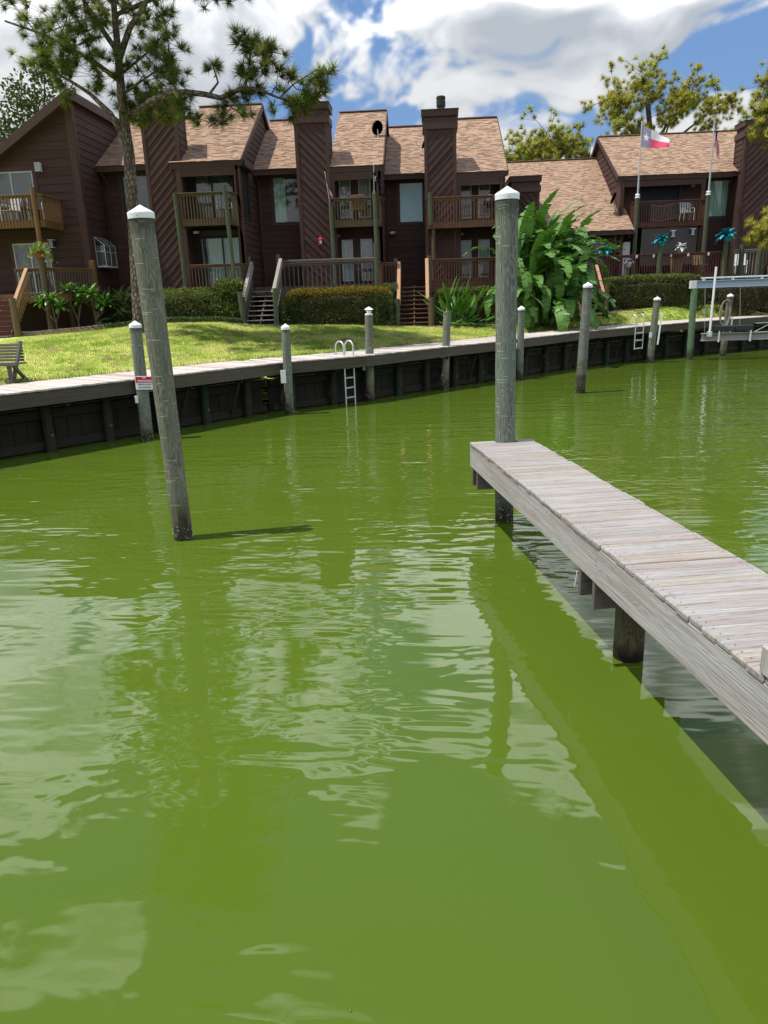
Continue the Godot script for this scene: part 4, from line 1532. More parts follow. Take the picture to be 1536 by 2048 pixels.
func house_d() -> void:
	var h := thing("townhouse", "brown townhouse whose chimney carries a round flue, white blinds in its doors", "house", Vector3(2, 2, -37), "row of brown townhouses")
	var c := chimney(h, 0.11, 1.49, -34.9, -35.95, 1.7, 10.72, true)
	var b := MB.new()
	var t := Transform3D(Basis(), Vector3(0.86, 10.72, -35.4))
	b.lathe(t, [Vector2(0.17, 0), Vector2(0.17, 0.22), Vector2(0.19, 0.22), Vector2(0.19, 0.25), Vector2(0.20, 0.25), Vector2(0.20, 0.46), Vector2(0.19, 0.46)], 18)
	obj("flue", b, M.bronze, c)
	b = MB.new()
	for k in 6:
		var a := TAU * k / 6
		b.bb(Vector3(0.86 + 0.17 * cos(a) - 0.012, 11.18, -35.4 + 0.17 * sin(a) - 0.012), Vector3(0.86 + 0.17 * cos(a) + 0.012, 11.24, -35.4 + 0.17 * sin(a) + 0.012))
	t.origin.y = 11.24
	b.lathe(t, [Vector2(0.19, -0.01), Vector2(0.20, 0.0), Vector2(0.20, 0.09), Vector2(0.17, 0.11), Vector2(0.0, 0.13)], 18)
	b.lathe(t, [Vector2(0.0, -0.005), Vector2(0.19, -0.01)], 18)
	obj("flue_cap", b, M.bronze, c)
	loggia(h, 1.5, 3.62, -34.95, -35.8, 8.22, [[0.05, 1.75, 4.6, 6.5], [0.05, 1.75, 2.02, 3.98]])
	for y in [6.2, 3.62]:
		var gt := 7.98 if y > 5 else 5.46
		leaf(h, 1.55, 2.36, 1.70, 2.21, y, gt + 0.12, y + 0.2, gt, -35.8, ["blind", 0.12])
		leaf(h, 2.36, 3.24, 2.53, 3.05, y, gt + 0.12, y + 0.2, gt, -35.8, ["blind", 0.12])
	roof(h, 1.45, 3.74, 8.22, -34.95, 11.48, -40.3, 1)
	wall(h, "side_wall", Vector3(3.62, 1.6, -34.95), Vector3(0, 0, -1), Vector3.RIGHT, [Vector2(0, 0), Vector2(9, 0), Vector2(9, 7.9), Vector2(5.4, 9.8), Vector2(0, 6.5)])
	gutter(h, [Vector3(3.5, 8.0, -34.86), Vector3(3.52, 7.75, -34.92), Vector3(3.42, 7.4, -34.95), Vector3(3.42, 2.0, -34.95)])
	var bal := balcony(h, 0.24, 3.85, -34.2, -35.78, 6.13, 7.15, M.deck_wood, M.deck_wood, -34.85, true, true)
	round_post(bal, Vector3(0.34, 6.02, -34.12), 7.33, 0.09, M.post_round, "post", Vector3(-0.03, 0, 0))
	round_post(bal, Vector3(0.44, 1.7, -34.32), 5.9, 0.085, M.olive_wood)
	round_post(bal, Vector3(3.7, 1.7, -34.32), 7.3, 0.085, M.post_round)
	lantern(Vector3(1.72, 5.72, -35.65), "white twin lamp over the lower doors behind the bird of paradise plant", "flood")
	lantern(Vector3(1.62, 7.55, -35.74), "small lantern left of the upper blinds next to the flued chimney", "dark")

func house_e() -> void:
	var h := thing("townhouse", "low townhouse part with a long tan shingle roof reaching down behind bananas", "house", Vector3(7, 2, -44), "row of brown townhouses")
	var r := roof(h, 3.62, 10.95, 6.07, -41.0, 10.8, -48.8)
	var b := MB.new()
	b.lathe(Transform3D(Basis(), Vector3(7.1, 8.0, -44.2)), [Vector2(0.045, 0), Vector2(0.045, 0.32), Vector2(0, 0.32)], 10)
	obj("vent_pipe", b, M.bronze, r)
	var c := chimney(h, 4.6, 6.03, -41.0, -45.0, 1.7, 8.83, false)
	wall(h, "front_wall", Vector3(3.62, 1.6, -41.8), Vector3.RIGHT, Vector3.BACK, [Vector2(0, 0), Vector2(6.95, 0), Vector2(6.95, 4.5), Vector2(0, 4.5)], [[5.2, 6.3, 2.1, 4.15]])
	window(h, "dark_door", 8.9, 9.85, 3.75, 5.7, -41.8, M.bronze, 0.06, [], [["curtain", 0, 1, 0.9, 0.01, M.screen]], 0.1)
	trim_box(h, "white_door", Vector3(10.62, 3.72, -41.9), Vector3(11.0, 5.5, -41.72), M.off_white)
	trim_box(h, "corner_trim", Vector3(10.4, 1.7, -41.75), Vector3(10.58, 5.9, -41.6))

func house_f() -> void:
	var h := thing("townhouse", "far right brown townhouse with flags before it, black screened balcony door, green curtain", "house", Vector3(14, 2, -44), "row of brown townhouses")
	wall(h, "side_wall", Vector3(10.54, 1.6, -42.3), Vector3(0, 0, -1), Vector3.LEFT, [Vector2(0, 0), Vector2(9.5, 0), Vector2(9.5, 7.9), Vector2(5.5, 10.0), Vector2(0, 7.1)], [], 0.30)
	roof(h, 10.35, 21.0, 8.83, -42.3, 11.78, -47.8, -1)
	loggia(h, 10.5, 14.9, -42.35, -43.1, 8.83, [[1.3, 3.3, 4.9, 7.0]])
	var b := MB.new()
	b.bb(Vector3(11.8, 6.4, -43.12), Vector3(13.78, 8.6, -43.09))
	obj("door_screen", b, M.screen, h)
	for x in [11.72, 13.80]:
		trim_box(h, "screen_track", Vector3(x - 0.04, 6.4, -43.1), Vector3(x + 0.04, 8.6, -42.98), M.bronze)
	wall(h, "recess_wall", Vector3(14.9, 1.6, -43.1), Vector3.RIGHT, Vector3.BACK, [Vector2(0, 0), Vector2(5, 0), Vector2(5, 7.0), Vector2(0, 7.0)], [[0.42, 1.55, 5.1, 6.95]])
	window(h, "curtained_window", 15.32, 16.45, 6.7, 8.55, -43.1, M.bronze, 0.035, [], [["curtain", 0.02, 0.98, 0.14, 0.025]], 0.12)
	var c := chimney(h, 16.52, 18.3, -41.9, -43.05, 1.9, 11.12, true, -1, 8.75)
	gutter(h, [Vector3(16.35, 8.5, -42.5), Vector3(16.3, 8.3, -42.9), Vector3(16.3, 2.1, -43.0)])
	var bal := balcony(h, 11.1, 14.8, -41.5, -43.08, 6.42, 7.45, M.red_wood, M.red_wood, -42.35, true, true)
	# a net tied over the balusters
	b = MB.new()
	for k in 13:
		var x := 11.95 + k * 0.165
		for s in [0.0, 1.0]:
			var pts := []
			for i in 13:
				var y := 6.50 + 0.75 * i / 12.0
				pts.append(Vector3(x + (0.07 if (i + k) % 2 == 0 else -0.07) * (1 if s == 0 else -1), y - 0.05 * sin(k * 0.6), -41.40))
			b.tube(pts, [0.006], 4, 0.1, false)
	obj("net", b, M.rope, bal)
	trim_box(h, "sun_shade", Vector3(11.52, 4.25, -41.62), Vector3(14.4, 6.14, -41.58), M.shade)
	trim_box(h, "ground_wall", Vector3(10.6, 1.7, -43.3), Vector3(14.9, 6.2, -43.14), M.void)
	lantern(Vector3(13.1, 5.80, -41.52), "left of two small white lamps on the grey sun shade", "dark")
	lantern(Vector3(14.1, 5.86, -41.52), "right of two small white lamps on the grey sun shade", "dark")
	lantern(Vector3(14.45, 8.4, -43.0), "small dark lantern high right of the black balcony screen", "dark")

func stairs(label: String, x0: float, x1: float, zt: float, yt: float, zb: float, yb: float, n: int, mt: Material, mr: Material, closed := false, called := "staircase") -> Node3D:
	var t := thing(called, label, "stairs", Vector3((x0 + x1) / 2, yb, zb))
	for i in n:
		var f := float(i + 1) / (n + 1)
		var y := lerpf(yb, yt, f)
		var z := lerpf(zb, zt, f)
		var b := MB.new()
		b.off = Vector2(R(0, 9), R(0, 9))
		b.bb(Vector3(x0 + 0.045, y - 0.04, z - 0.13), Vector3(x1 - 0.045, y, z + 0.13), 0.006)
		obj("tread", b, mt, t)
		if closed:
			b = MB.new()
			b.off = Vector2(R(0, 9), R(0, 9))
			b.bb(Vector3(x0 + 0.05, y - (yt - yb) / (n + 1), z + 0.085), Vector3(x1 - 0.05, y - 0.042, z + 0.105))
			obj("riser", b, mt, t)
	for x in [x0 + 0.02, (x0 + x1) / 2, x1 - 0.02]:
		var b := MB.new()
		b.bar(Vector3(x, yb - 0.05, zb - 0.1), Vector3(x, yt - 0.2, zt), 0.04, 0.24)
		obj("stringer", b, mr, t)
	return t

func stair_rail(t: Node3D, x: float, a: Vector2, c: Vector2, m: Material, mb: Material, slats := 0.0) -> void:
	# a and c are (height, z) of the low and high end
	var b := MB.new()
	b.off = Vector2(R(0, 9), R(0, 9))
	b.bar(Vector3(x, a.x, a.y), Vector3(x, c.x, c.y), 0.14, 0.04, 0.005)
	obj("handrail", b, m, t)
	b = MB.new()
	b.off = Vector2(R(0, 9), R(0, 9))
	b.bar(Vector3(x + 0.07, a.x - 0.16, a.y), Vector3(x + 0.07, c.x - 0.16, c.y), 0.035, 0.13, 0.005)
	obj("side_rail", b, m, t)
	if slats > 0:
		var n := roundi(absf(a.y - c.y) / 0.13)
		for i in n:
			var f := (i + 0.5) / n
			b = MB.new()
			var y := lerpf(a.x, c.x, f)
			var z := lerpf(a.y, c.y, f)
			b.bb(Vector3(x - 0.02, y - slats, z - 0.02), Vector3(x + 0.018, y - 0.05, z + 0.02))
			obj("baluster", b, mb, t)

func make_decks() -> void:
	# A: deck, stair and planter post at far left
	var d := thing("wooden_deck", "tan timber deck at far left below the balcony of the leftmost townhouse", "deck", Vector3(-17, 2, -29), "decks of the townhouses")
	var p := platform(d, "platform", -20.5, -13.6, -28.6, -30.78, 3.55, M.tan_wood)
	railing(p, [Vector3(-15.75, 3.55, -28.64), Vector3(-14.5, 3.55, -28.64), Vector3(-13.55, 3.55, -30.5)], 0.98, M.tan_wood, M.olive_wood)
	railing(p, [Vector3(-20.5, 3.55, -28.64), Vector3(-16.9, 3.55, -28.64)], 0.98, M.tan_wood, M.olive_wood)
	round_post(p, Vector3(-14.58, 1.9, -28.5), 4.86, 0.11, M.olive_wood)
	var b := MB.new()
	b.bb(Vector3(-13.62, 2.0, -30.65), Vector3(-13.40, 4.85, -30.45), 0.01)
	obj("post", b, M.tan_wood, p)
	round_post(p, Vector3(-14.4, 1.8, -30.0), 3.4, 0.09, M.olive_wood)
	var t := stairs("reddish closed stair with slatted rails leading up to the far left deck", -16.9, -15.5, -28.5, 3.55, -27.15, 2.05, 7, M.red_wood, M.red_wood, true, "timber_stair")
	round_post(t, Vector3(-15.12, 1.9, -27.0), 3.42, 0.12, M.olive_wood)
	stair_rail(t, -15.2, Vector2(3.2, -27.15), Vector2(4.52, -28.5), M.orange_wood, M.tan_wood, 0.95)
	stair_rail(t, -16.95, Vector2(3.2, -27.15), Vector2(4.52, -28.5), M.tan_wood, M.tan_wood, 0.95)
	b = MB.new()
	b.bb(Vector3(-18.0, 1.95, -27.1), Vector3(-15.3, 2.08, -26.6), 0.01)
	obj("landing", b, M.bench_wood, t)
	# B and C: lower decks and the grey open stair between them
	d = thing("wooden_deck", "narrow brown railed deck before the green blinds behind the left shrubs", "deck", Vector3(-8.5, 2, -31.5), "decks of the townhouses")
	p = platform(d, "platform", -9.72, -7.25, -30.76, -32.38, 3.55, M.deck_wood, 0.36)
	railing(p, [Vector3(-9.66, 3.55, -30.78), Vector3(-7.5, 3.55, -30.78), Vector3(-7.3, 3.55, -31.6)], 1.0, M.deck_wood, M.olive_wood, 0.26, 0.135, true)
	t = stairs("grey open stair with pale handrails between shrubs and orange-topped hedge", -7.2, -5.98, -31.6, 3.62, -29.7, 2.12, 7, M.pale_wood, M.grey_wood)
	round_post(t, Vector3(-7.22, 1.9, -29.62), 3.42, 0.10, M.post_round, "post", Vector3(-0.07, 0, 0))
	round_post(t, Vector3(-5.9, 1.9, -29.62), 3.5, 0.10, M.post_round, "post", Vector3(0.02, 0, 0))
	round_post(t, Vector3(-7.32, 2.2, -31.75), 4.85, 0.10, M.post_round)
	stair_rail(t, -7.2, Vector2(3.2, -29.75), Vector2(4.62, -31.7), M.pale_wood, M.grey_wood, 0.9)
	stair_rail(t, -5.98, Vector2(3.35, -29.75), Vector2(4.72, -31.8), M.pale_wood, M.grey_wood, 0.9)
	b = MB.new()
	b.bb(Vector3(-7.4, 2.0, -29.75), Vector3(-5.75, 2.13, -29.35), 0.01)
	obj("landing", b, M.grey_wood, t)
	d = thing("wooden_deck", "wide grey topped deck with spaced balusters behind the orange-topped hedge", "deck", Vector3(-4, 2, -33), "decks of the townhouses")
	p = platform(d, "platform", -7.2, -1.15, -32.0, -34.28, 3.58, M.grey_wood, 0.3)
	b = MB.new()
	b.bar(Vector3(-6.02, 4.62, -32.0), Vector3(-2.0, 4.60, -32.0), 0.10, 0.10, 0.02)
	obj("log_rail", b, M.grey_wood, p)
	railing(p, [Vector3(-5.98, 3.58, -32.02), Vector3(-2.06, 3.58, -32.02)], 0.97, M.grey_wood, M.grey_wood, 0.2, 0.20)
	railing(p, [Vector3(-1.93, 3.58, -32.3), Vector3(-1.85, 3.58, -33.3), Vector3(-1.2, 3.58, -33.38)], 0.92, M.deck_wood, M.deck_wood, 0.3)
	round_post(p, Vector3(-6.12, 1.9, -32.0), 4.9, 0.11, M.post_round)
	round_post(p, Vector3(-1.98, 1.8, -31.98), 5.2, 0.105, M.post_round)
	# D
	d = thing("wooden_deck", "reddish brown railed deck below the balcony with the flued chimney", "deck", Vector3(2, 2, -35), "decks of the townhouses")
	p = platform(d, "platform", 0.28, 4.4, -34.2, -35.78, 3.6, M.deck_wood, 0.40)
	railing(p, [Vector3(0.34, 3.6, -34.22), Vector3(4.38, 3.6, -34.22)], 1.0, M.deck_wood, M.deck_wood, 0.12, 0.118, true)
	t = stairs("brown open stair with orange handrails between the two clipped hedges", -1.08, 0.2, -33.5, 3.62, -31.5, 1.8, 9, M.deck_wood, M.deck_wood)
	round_post(t, Vector3(-1.14, 1.6, -31.45), 2.95, 0.11, M.post_round)
	round_post(t, Vector3(0.28, 1.6, -31.4), 2.98, 0.125, M.olive_wood)
	round_post(t, Vector3(-1.24, 1.8, -33.5), 4.66, 0.10, M.olive_wood)
	round_post(t, Vector3(0.24, 1.8, -33.55), 4.72, 0.11, M.olive_wood)
	stair_rail(t, -1.08, Vector2(2.9, -31.5), Vector2(4.5, -33.45), M.orange_wood, M.deck_wood)
	stair_rail(t, 0.13, Vector2(2.9, -31.5), Vector2(4.6, -33.45), M.orange_wood, M.deck_wood)
	b = MB.new()
	b.bb(Vector3(-0.9, 1.68, -31.55), Vector3(0.3, 1.78, -31.15), 0.01)
	obj("landing", b, M.grey_wood, t)
	# F
	d = thing("wooden_deck", "long reddish deck with small rail lights behind the clipped right hedge", "deck", Vector3(11, 2, -41), "decks of the townhouses")
	p = platform(d, "platform", 6.0, 15.2, -39.5, -43.0, 3.72, M.red_wood, 0.3)
	railing(p, [Vector3(6.1, 3.72, -39.52), Vector3(15.15, 3.72, -39.52)], 1.02, M.red_wood, M.red_wood, 0.25, 0.125)
	for x in [10.75, 11.6, 12.45, 13.3, 14.3]:
		b = MB.new()
		b.bb(Vector3(x - 0.04, 4.56, -39.46), Vector3(x + 0.04, 4.70, -39.40), 0.01)
		obj("rail_light", b, M.off_white, p)
	d = thing("wooden_deck", "weathered grey deck rail with thick round posts at right edge", "deck", Vector3(17, 2, -40), "decks of the townhouses")
	p = platform(d, "platform", 15.25, 21.0, -39.6, -41.9, 3.62, M.grey_wood, 0.22)
	railing(p, [Vector3(15.4, 3.62, -39.62), Vector3(19.0, 3.62, -39.62)], 1.18, M.pale_wood, M.pale_wood, 0.2, 0.16)
	for e in [[15.42, 5.0], [15.95, 5.05], [16.85, 5.08]]:
		round_post(p, Vector3(e[0], 2.1, -39.55), e[1], 0.11, M.olive_wood if e[0] < 15.6 else M.post_round)
	b = MB.new()
	b.bar(Vector3(16.85, 5.0, -39.55), Vector3(17.9, 4.35, -39.3), 0.06, 0.1)
	obj("sloping_rail", b, M.grey_wood, p)
	t = stairs("brown stair partly hidden by banana leaves, left of the clipped right hedge", 7.6, 8.6, -39.4, 3.72, -37.0, 2.05, 9, M.deck_wood, M.deck_wood)
	stair_rail(t, 8.62, Vector2(2.95, -37.0), Vector2(4.75, -39.4), M.orange_wood, M.deck_wood, 0.9)
	round_post(t, Vector3(8.75, 1.8, -36.9), 3.5, 0.11, M.olive_wood)


# ---------------------------------------------------------------- plants
func needle_tuft(n: int, length: float, width: float, spread: float) -> ArrayMesh:
	var b := MB.new()
	for i in n:
		var a := R(0, TAU)
		var e := R(-0.25, 1.35) * spread
		var d := Vector3(sin(e + 0.4) * cos(a), cos(e + 0.4), sin(e + 0.4) * sin(a)).normalized()
		var s := d.cross(Vector3(R(-1, 1), R(-1, 1), R(-1, 1))).normalized() * width
		var o := Vector3(0, R(-0.12, 0.05), 0) * length
		var tip := o + d * length * R(0.75, 1.1) + Vector3(0, -0.06, 0) * length
		var k := R(0.7, 1.25)
		b.col = Color(k, k, k)
		var nn := (Vector3.UP * 0.6 + d * 0.6).normalized()
		b.v(o - s, nn, Vector2.ZERO)
		b.v(tip, nn, Vector2.ZERO)
		b.v(o + s, nn, Vector2.ZERO)
	return b.mesh()

func leaf_card(w: float, l: float) -> ArrayMesh:
	var b := MB.new()
	var p := [Vector3(0, 0, 0), Vector3(-w, l * 0.45, 0.02 * l), Vector3(0, l * 0.5, -0.06 * l), Vector3(w, l * 0.45, 0.02 * l), Vector3(0, l, 0.05 * l)]
	for t in [[0, 1, 2], [0, 2, 3], [1, 4, 2], [2, 4, 3]]:
		b.face([p[t[0]], p[t[1]], p[t[2]]], Vector3.BACK)
	return b.mesh()

func aim(d: Vector3, at: Vector3, s: float) -> Transform3D:
	var y := d.normalized()
	var x := y.cross(Vector3(R(-1, 1), R(-1, 1), R(-1, 1))).normalized()
	return Transform3D(Basis(x * s, y * s, x.cross(y) * s), at)

func green(k: float, warm := 0.0) -> Color:
	return Color(k * (1.0 + warm), k, k * (0.85 - 0.3 * warm))

# tall pine: branches are [radii, points]; clumps are x, y, z, count, spread
func pine(t: Node3D, branches: Array, clumps: Array, tuft: Mesh, size: float, warm: float, bright := 1.0) -> void:
	var nodes := []
	var first := true
	for br in branches:
		var b := MB.new()
		var pts := []
		for p in br[1]: pts.append(Vector3(p[0], p[1], p[2]))
		if first:
			# round the corners of the trunk
			b.tube(pts, br[0], 18)
		else:
			b.tube(pts, br[0], 8, 0.4)
		obj("trunk" if first else "limb", b, M.bark, t)
		for i in pts.size() - 1:
			for k in 5:
				nodes.append(pts[i].lerp(pts[i + 1], k / 5.0))
		if first:
			nodes = nodes.filter(func(q): return q.y > 7.5)
		nodes.append(pts[-1])
		first = false
	var tw := MB.new()
	var ts := []
	var cs := []
	var i := 0
	while i < clumps.size():
		var c := Vector3(clumps[i], clumps[i + 1], clumps[i + 2])
		var best: Vector3 = nodes[0]
		for q in nodes:
			if q.distance_to(c) + maxf(q.y - c.y, 0) * 0.3 < best.distance_to(c) + maxf(best.y - c.y, 0) * 0.3: best = q
		var mid := best.lerp(c, 0.55) + Vector3(R(-0.1, 0.1), R(-0.12, 0.05), R(-0.1, 0.1))
		tw.tube([best, mid, c], [0.022, 0.015, 0.009], 5, 0.1, false)
		var sp: float = clumps[i + 4]
		for k in int(clumps[i + 3] * 1.2 + 0.5):
			var p := c + Vector3(rng.randfn(0, sp), rng.randfn(0, sp * 0.7), rng.randfn(0, sp))
			if k > 1 or sp > 0.2:
				tw.tube([mid.lerp(c, R(0.2, 1)), p], [0.008, 0.006], 4, 0.1, false)
			var d := ((p - mid).normalized() + Vector3(R(-0.3, 0.3), R(0.2, 0.9), R(-0.3, 0.3))).normalized()
			ts.append(aim(d, p, size * R(0.8, 1.2)))
			cs.append(green(R(0.75, 1.35) * bright, warm + R(-0.1, 0.25)))
		i += 5
	stuff(obj("twigs", tw, M.twig, t))
	scatter("needles", tuft, M.needle, t, ts, cs)

func big_pine() -> void:
	var t := thing("pine_tree", "large pine standing on the lawn at upper left with a long level limb", "tree", Vector3(-9.68, 2.2, -25))
	var trunk := [[0.271, 0.221, 0.201, 0.190, 0.176, 0.156, 0.135, 0.115, 0.098, 0.082, 0.074, 0.057, 0.041, 0.016], [[-9.7, 2.0, -25], [-9.66, 2.6, -25], [-9.59, 3.81, -25], [-9.44, 5.98, -25], [-9.36, 7.62, -25], [-9.38, 8.48, -25], [-9.37, 9.33, -25], [-9.34, 10.16, -25], [-9.30, 11.11, -25], [-9.27, 12.03, -25], [-9.13, 13.8, -25], [-8.9, 16.5, -25.1], [-8.8, 19, -25], [-8.7, 21.5, -25]]]
	var br := [trunk,
		[[0.12, 0.09, 0.06, 0.045, 0.03, 0.02], [[-9.40, 8.0, -25.0], [-9.71, 8.77, -24.8], [-10.21, 9.31, -24.6], [-10.72, 9.65, -24.4], [-11.21, 9.89, -24.2], [-11.95, 10.24, -24.0]]],
		[[0.09, 0.07, 0.05, 0.04, 0.03], [[-9.35, 9.7, -25.0], [-10.21, 10.36, -25.3], [-11.08, 10.90, -25.6], [-12.0, 11.38, -25.8], [-13.26, 11.87, -26.0]]],
		[[0.09, 0.08, 0.07, 0.05], [[-9.32, 10.5, -25.0], [-9.70, 11.17, -24.7], [-9.94, 11.63, -24.5], [-10.2, 12.6, -24.2]]],
		[[0.11, 0.09, 0.07, 0.05], [[-9.33, 10.3, -25.0], [-8.79, 11.09, -24.8], [-8.18, 11.58, -24.6], [-7.72, 12.54, -24.5]]],
		[[0.12, 0.11, 0.1, 0.085, 0.08, 0.075, 0.06, 0.05, 0.03, 0.02], [[-9.36, 8.6, -25.0], [-8.29, 8.93, -24.4], [-7.61, 9.08, -24.2], [-7.02, 9.06, -24.0], [-6.45, 8.97, -24.0], [-5.98, 8.85, -24.0], [-5.36, 9.04, -23.9], [-4.83, 9.01, -23.9], [-4.16, 8.71, -23.8], [-3.72, 8.61, -23.8]]],
		[[0.04, 0.03, 0.02], [[-6.30, 8.99, -24.0], [-6.0, 9.24, -23.9], [-6.08, 9.57, -23.9]]],
		[[0.05, 0.04, 0.03, 0.015], [[-5.24, 9.06, -23.9], [-5.07, 9.49, -24.0], [-5.0, 9.94, -24.0], [-4.89, 10.35, -24.0]]],
		[[0.03, 0.02, 0.012], [[-5.09, 9.45, -24.0], [-4.72, 9.63, -24.1], [-4.36, 10.0, -24.2]]],
		[[0.03, 0.02, 0.012], [[-4.16, 8.73, -23.8], [-3.75, 9.02, -23.7], [-3.02, 9.35, -23.6]]],
		[[0.03, 0.02, 0.012], [[-5.98, 8.85, -24.0], [-5.65, 8.54, -23.8], [-6.0, 8.13, -23.7]]],
		[[0.05, 0.03, 0.015], [[-9.37, 9.33, -25.0], [-8.23, 9.70, -24.5], [-7.5, 10.01, -24.3]]],
		[[0.04, 0.03, 0.015], [[-9.35, 9.89, -25.0], [-8.62, 10.52, -25.4], [-7.89, 11.23, -25.6]]],
		[[0.04, 0.03, 0.015], [[-9.38, 8.48, -25.0], [-8.99, 8.59, -24.4], [-8.7, 8.74, -24.1]]]]
	for k in 9:
		var y := 12.0 + k * 1.0
		var a := k * 2.4
		var l := lerpf(3.4, 1.5, k / 9.0)
		br.append([[0.07, 0.05, 0.02], [[lerp_at(y - 0.5, [11.1, 12.0, 13.8, 16.5, 21.5], [-9.3, -9.27, -9.13, -8.9, -8.7]), y - 0.5, -25], [-9.0 + cos(a) * l * 0.6, y + 0.2, -25 + sin(a) * l * 0.6], [-9.0 + cos(a) * l, y + 0.8, -25 + sin(a) * l]]])
	var cl := [-4.90,10.35,-24.00,5,0.23, -5.10,10.18,-24.00,4,0.20, -4.82,9.99,-24.00,6,0.23, -4.60,9.82,-24.00,5,0.23, -4.33,10.04,-24.00,5,0.17, -4.67,9.53,-24.00,4,0.20, -4.96,9.61,-24.00,4,0.17, -4.23,9.38,-24.00,2,0.13, -6.09,9.70,-24.00,3,0.10, -6.07,9.47,-24.00,2,0.13, -5.28,9.48,-24.00,3,0.13, -5.07,9.18,-24.00,3,0.13, -5.42,8.96,-24.00,4,0.13, -5.02,8.89,-24.00,4,0.17, -3.81,9.39,-24.00,3,0.13, -3.73,8.63,-24.00,7,0.26, -3.58,8.96,-24.00,5,0.20, -3.30,9.21,-24.00,4,0.17, -3.00,9.45,-24.00,3,0.13, -2.98,9.09,-24.00,3,0.13, -3.45,8.68,-24.00,7,0.25, -4.04,8.51,-24.00,4,0.17, -3.15,8.70,-24.00,4,0.20, -5.79,8.72,-24.00,4,0.13, -6.05,8.19,-24.00,4,0.13, -6.63,8.31,-24.00,2,0.10, -7.03,8.55,-24.00,4,0.20, -7.15,8.85,-24.00,4,0.17, -8.10,9.63,-26.16,4,0.22, -5.96,8.55,-24.00,3,0.13, -5.34,8.37,-24.00,3,0.12, -8.42,11.84,-25.74,10,0.46, -7.50,10.88,-24.16,10,0.30, -7.94,10.30,-24.77,8,0.38, -8.68,10.94,-26.14,6,0.36, -7.82,10.17,-25.19,6,0.26, -8.57,9.87,-25.06,8,0.38, -8.23,10.02,-25.95,8,0.36, -7.44,9.35,-24.34,6,0.24, -8.73,9.71,-26.08,6,0.32, -9.23,9.04,-25.30,8,0.21, -9.41,9.01,-24.95,6,0.17, -8.73,8.99,-25.19,7,0.26, -8.15,8.77,-24.76,7,0.27, -8.78,8.56,-24.33,5,0.17, -7.27,10.29,-23.72,6,0.20, -9.48,9.48,-25.60,4,0.21, -10.98,11.39,-24.58,14,0.51, -10.38,10.86,-24.45,14,0.40, -11.74,11.27,-25.58,6,0.32, -12.31,11.05,-26.40,9,0.29, -10.50,10.13,-23.67,10,0.29, -10.98,10.39,-25.56,8,0.35, -10.36,10.56,-25.52,7,0.35, -11.62,10.03,-23.90,6,0.23, -12.25,11.78,-24.76,6,0.27, -10.25,9.95,-25.08,7,0.31, -11.04,9.90,-24.23,6,0.27, -10.46,10.00,-26.32,5,0.25, -10.25,11.56,-24.42,8,0.40, -9.63,11.78,-25.35,6,0.24, -11.66,9.94,-26.15,4,0.18, -9.36,10.17,-24.55,5,0.24, -9.57,11.12,-23.79,7,0.30, -12.35,11.79,-25.82,5,0.28, -10.95,9.24,-24.64,2,0.07]
	for k in 110:
		# the crown goes on above the frame
		var a := R(0, TAU)
		var y := R(11.9, 21.6)
		var r := sqrt(rng.randf()) * lerpf(3.9, 1.4, (y - 11.9) / 9.7)
		cl.append_array([-9.0 + cos(a) * r, y, -25 + sin(a) * r, 10, 0.42])
	pine(t, br, cl, needle_tuft(110, 0.36, 0.0075, 1.05), 1.0, 0.08)

func far_pine(label: String, base: Vector3, forks: Array, warm: float, tuft: Mesh, size := 1.5) -> void:
	var t := thing("pine_tree", label, "tree", base, "pines behind the houses")
	var br := [[[0.32, 0.28, 0.22, 0.16], [[base.x, base.y, base.z], [base.x + 0.2, base.y + 4, base.z], [base.x + 0.1, forks[0][1] - 4.2, base.z], [forks[0][0], forks[0][1] - 1.0, forks[0][2]]]]]
	var cl := []
	for f in forks:
		br.append([[0.15, 0.10, 0.05, 0.03], [[base.x + 0.1, forks[0][1] - 4.6 + R(0, 1), base.z], [lerpf(base.x, f[0], 0.45) + R(-0.3, 0.3), f[1] - 2.0, base.z], [lerpf(base.x, f[0], 0.8), f[1] - 0.6, f[2]], [f[0], f[1] + f[3] * 0.3, f[2]]]])
		for k in int(f[4] * 1.5):
			var v := Vector3(rng.randfn(0, 1), rng.randfn(0, 0.55), rng.randfn(0, 1))
			if v.length() > 2.0: v *= 2.0 / v.length()
			cl.append_array([f[0] + v.x * f[3] * 0.62, f[1] + v.y * f[3] * 0.62, f[2] + v.z * f[3] * 0.5, 4, 0.28])
	pine(t, br, cl, tuft, size, warm, 1.75)

func broad_tree(label: String, base: Vector3, blobs: Array) -> void:
	var t := thing("oak_tree", label, "tree", base)
	var b := MB.new()
	b.tube([base, base + Vector3(0.2, 4, 0), base + Vector3(0.1, 7.5, 0.2)], [0.3, 0.25, 0.16], 12)
	obj("trunk", b, M.bark, t)
	var ts := []
	var cs := []
	for e in blobs:
		b = MB.new()
		var c := Vector3(e[0], e[1], e[2])
		b.tube([base + Vector3(0.1, 5.0, 0), (base + Vector3(0, 6, 0)).lerp(c, 0.5), c], [0.13, 0.08, 0.03], 6, 0.4, false)
		obj("limb", b, M.bark, t)
		for k in int(e[4]):
			var v := Vector3(rng.randfn(0, 1), rng.randfn(0, 1), rng.randfn(0, 1)).normalized() * pow(rng.randf(), 0.45)
			var q = c + v * e[3] * R(0.7, 1.15) * Vector3(1, 0.8, 1)
			ts.append(aim(v + Vector3(R(-1, 1), R(-0.6, 1), R(-1, 1)), q, R(0.8, 1.6)))
			cs.append(green(R(0.6, 1.3), R(-0.05, 0.3)))
	scatter("crown", leaf_card(0.06, 0.17), M.leaf, t, ts, cs)

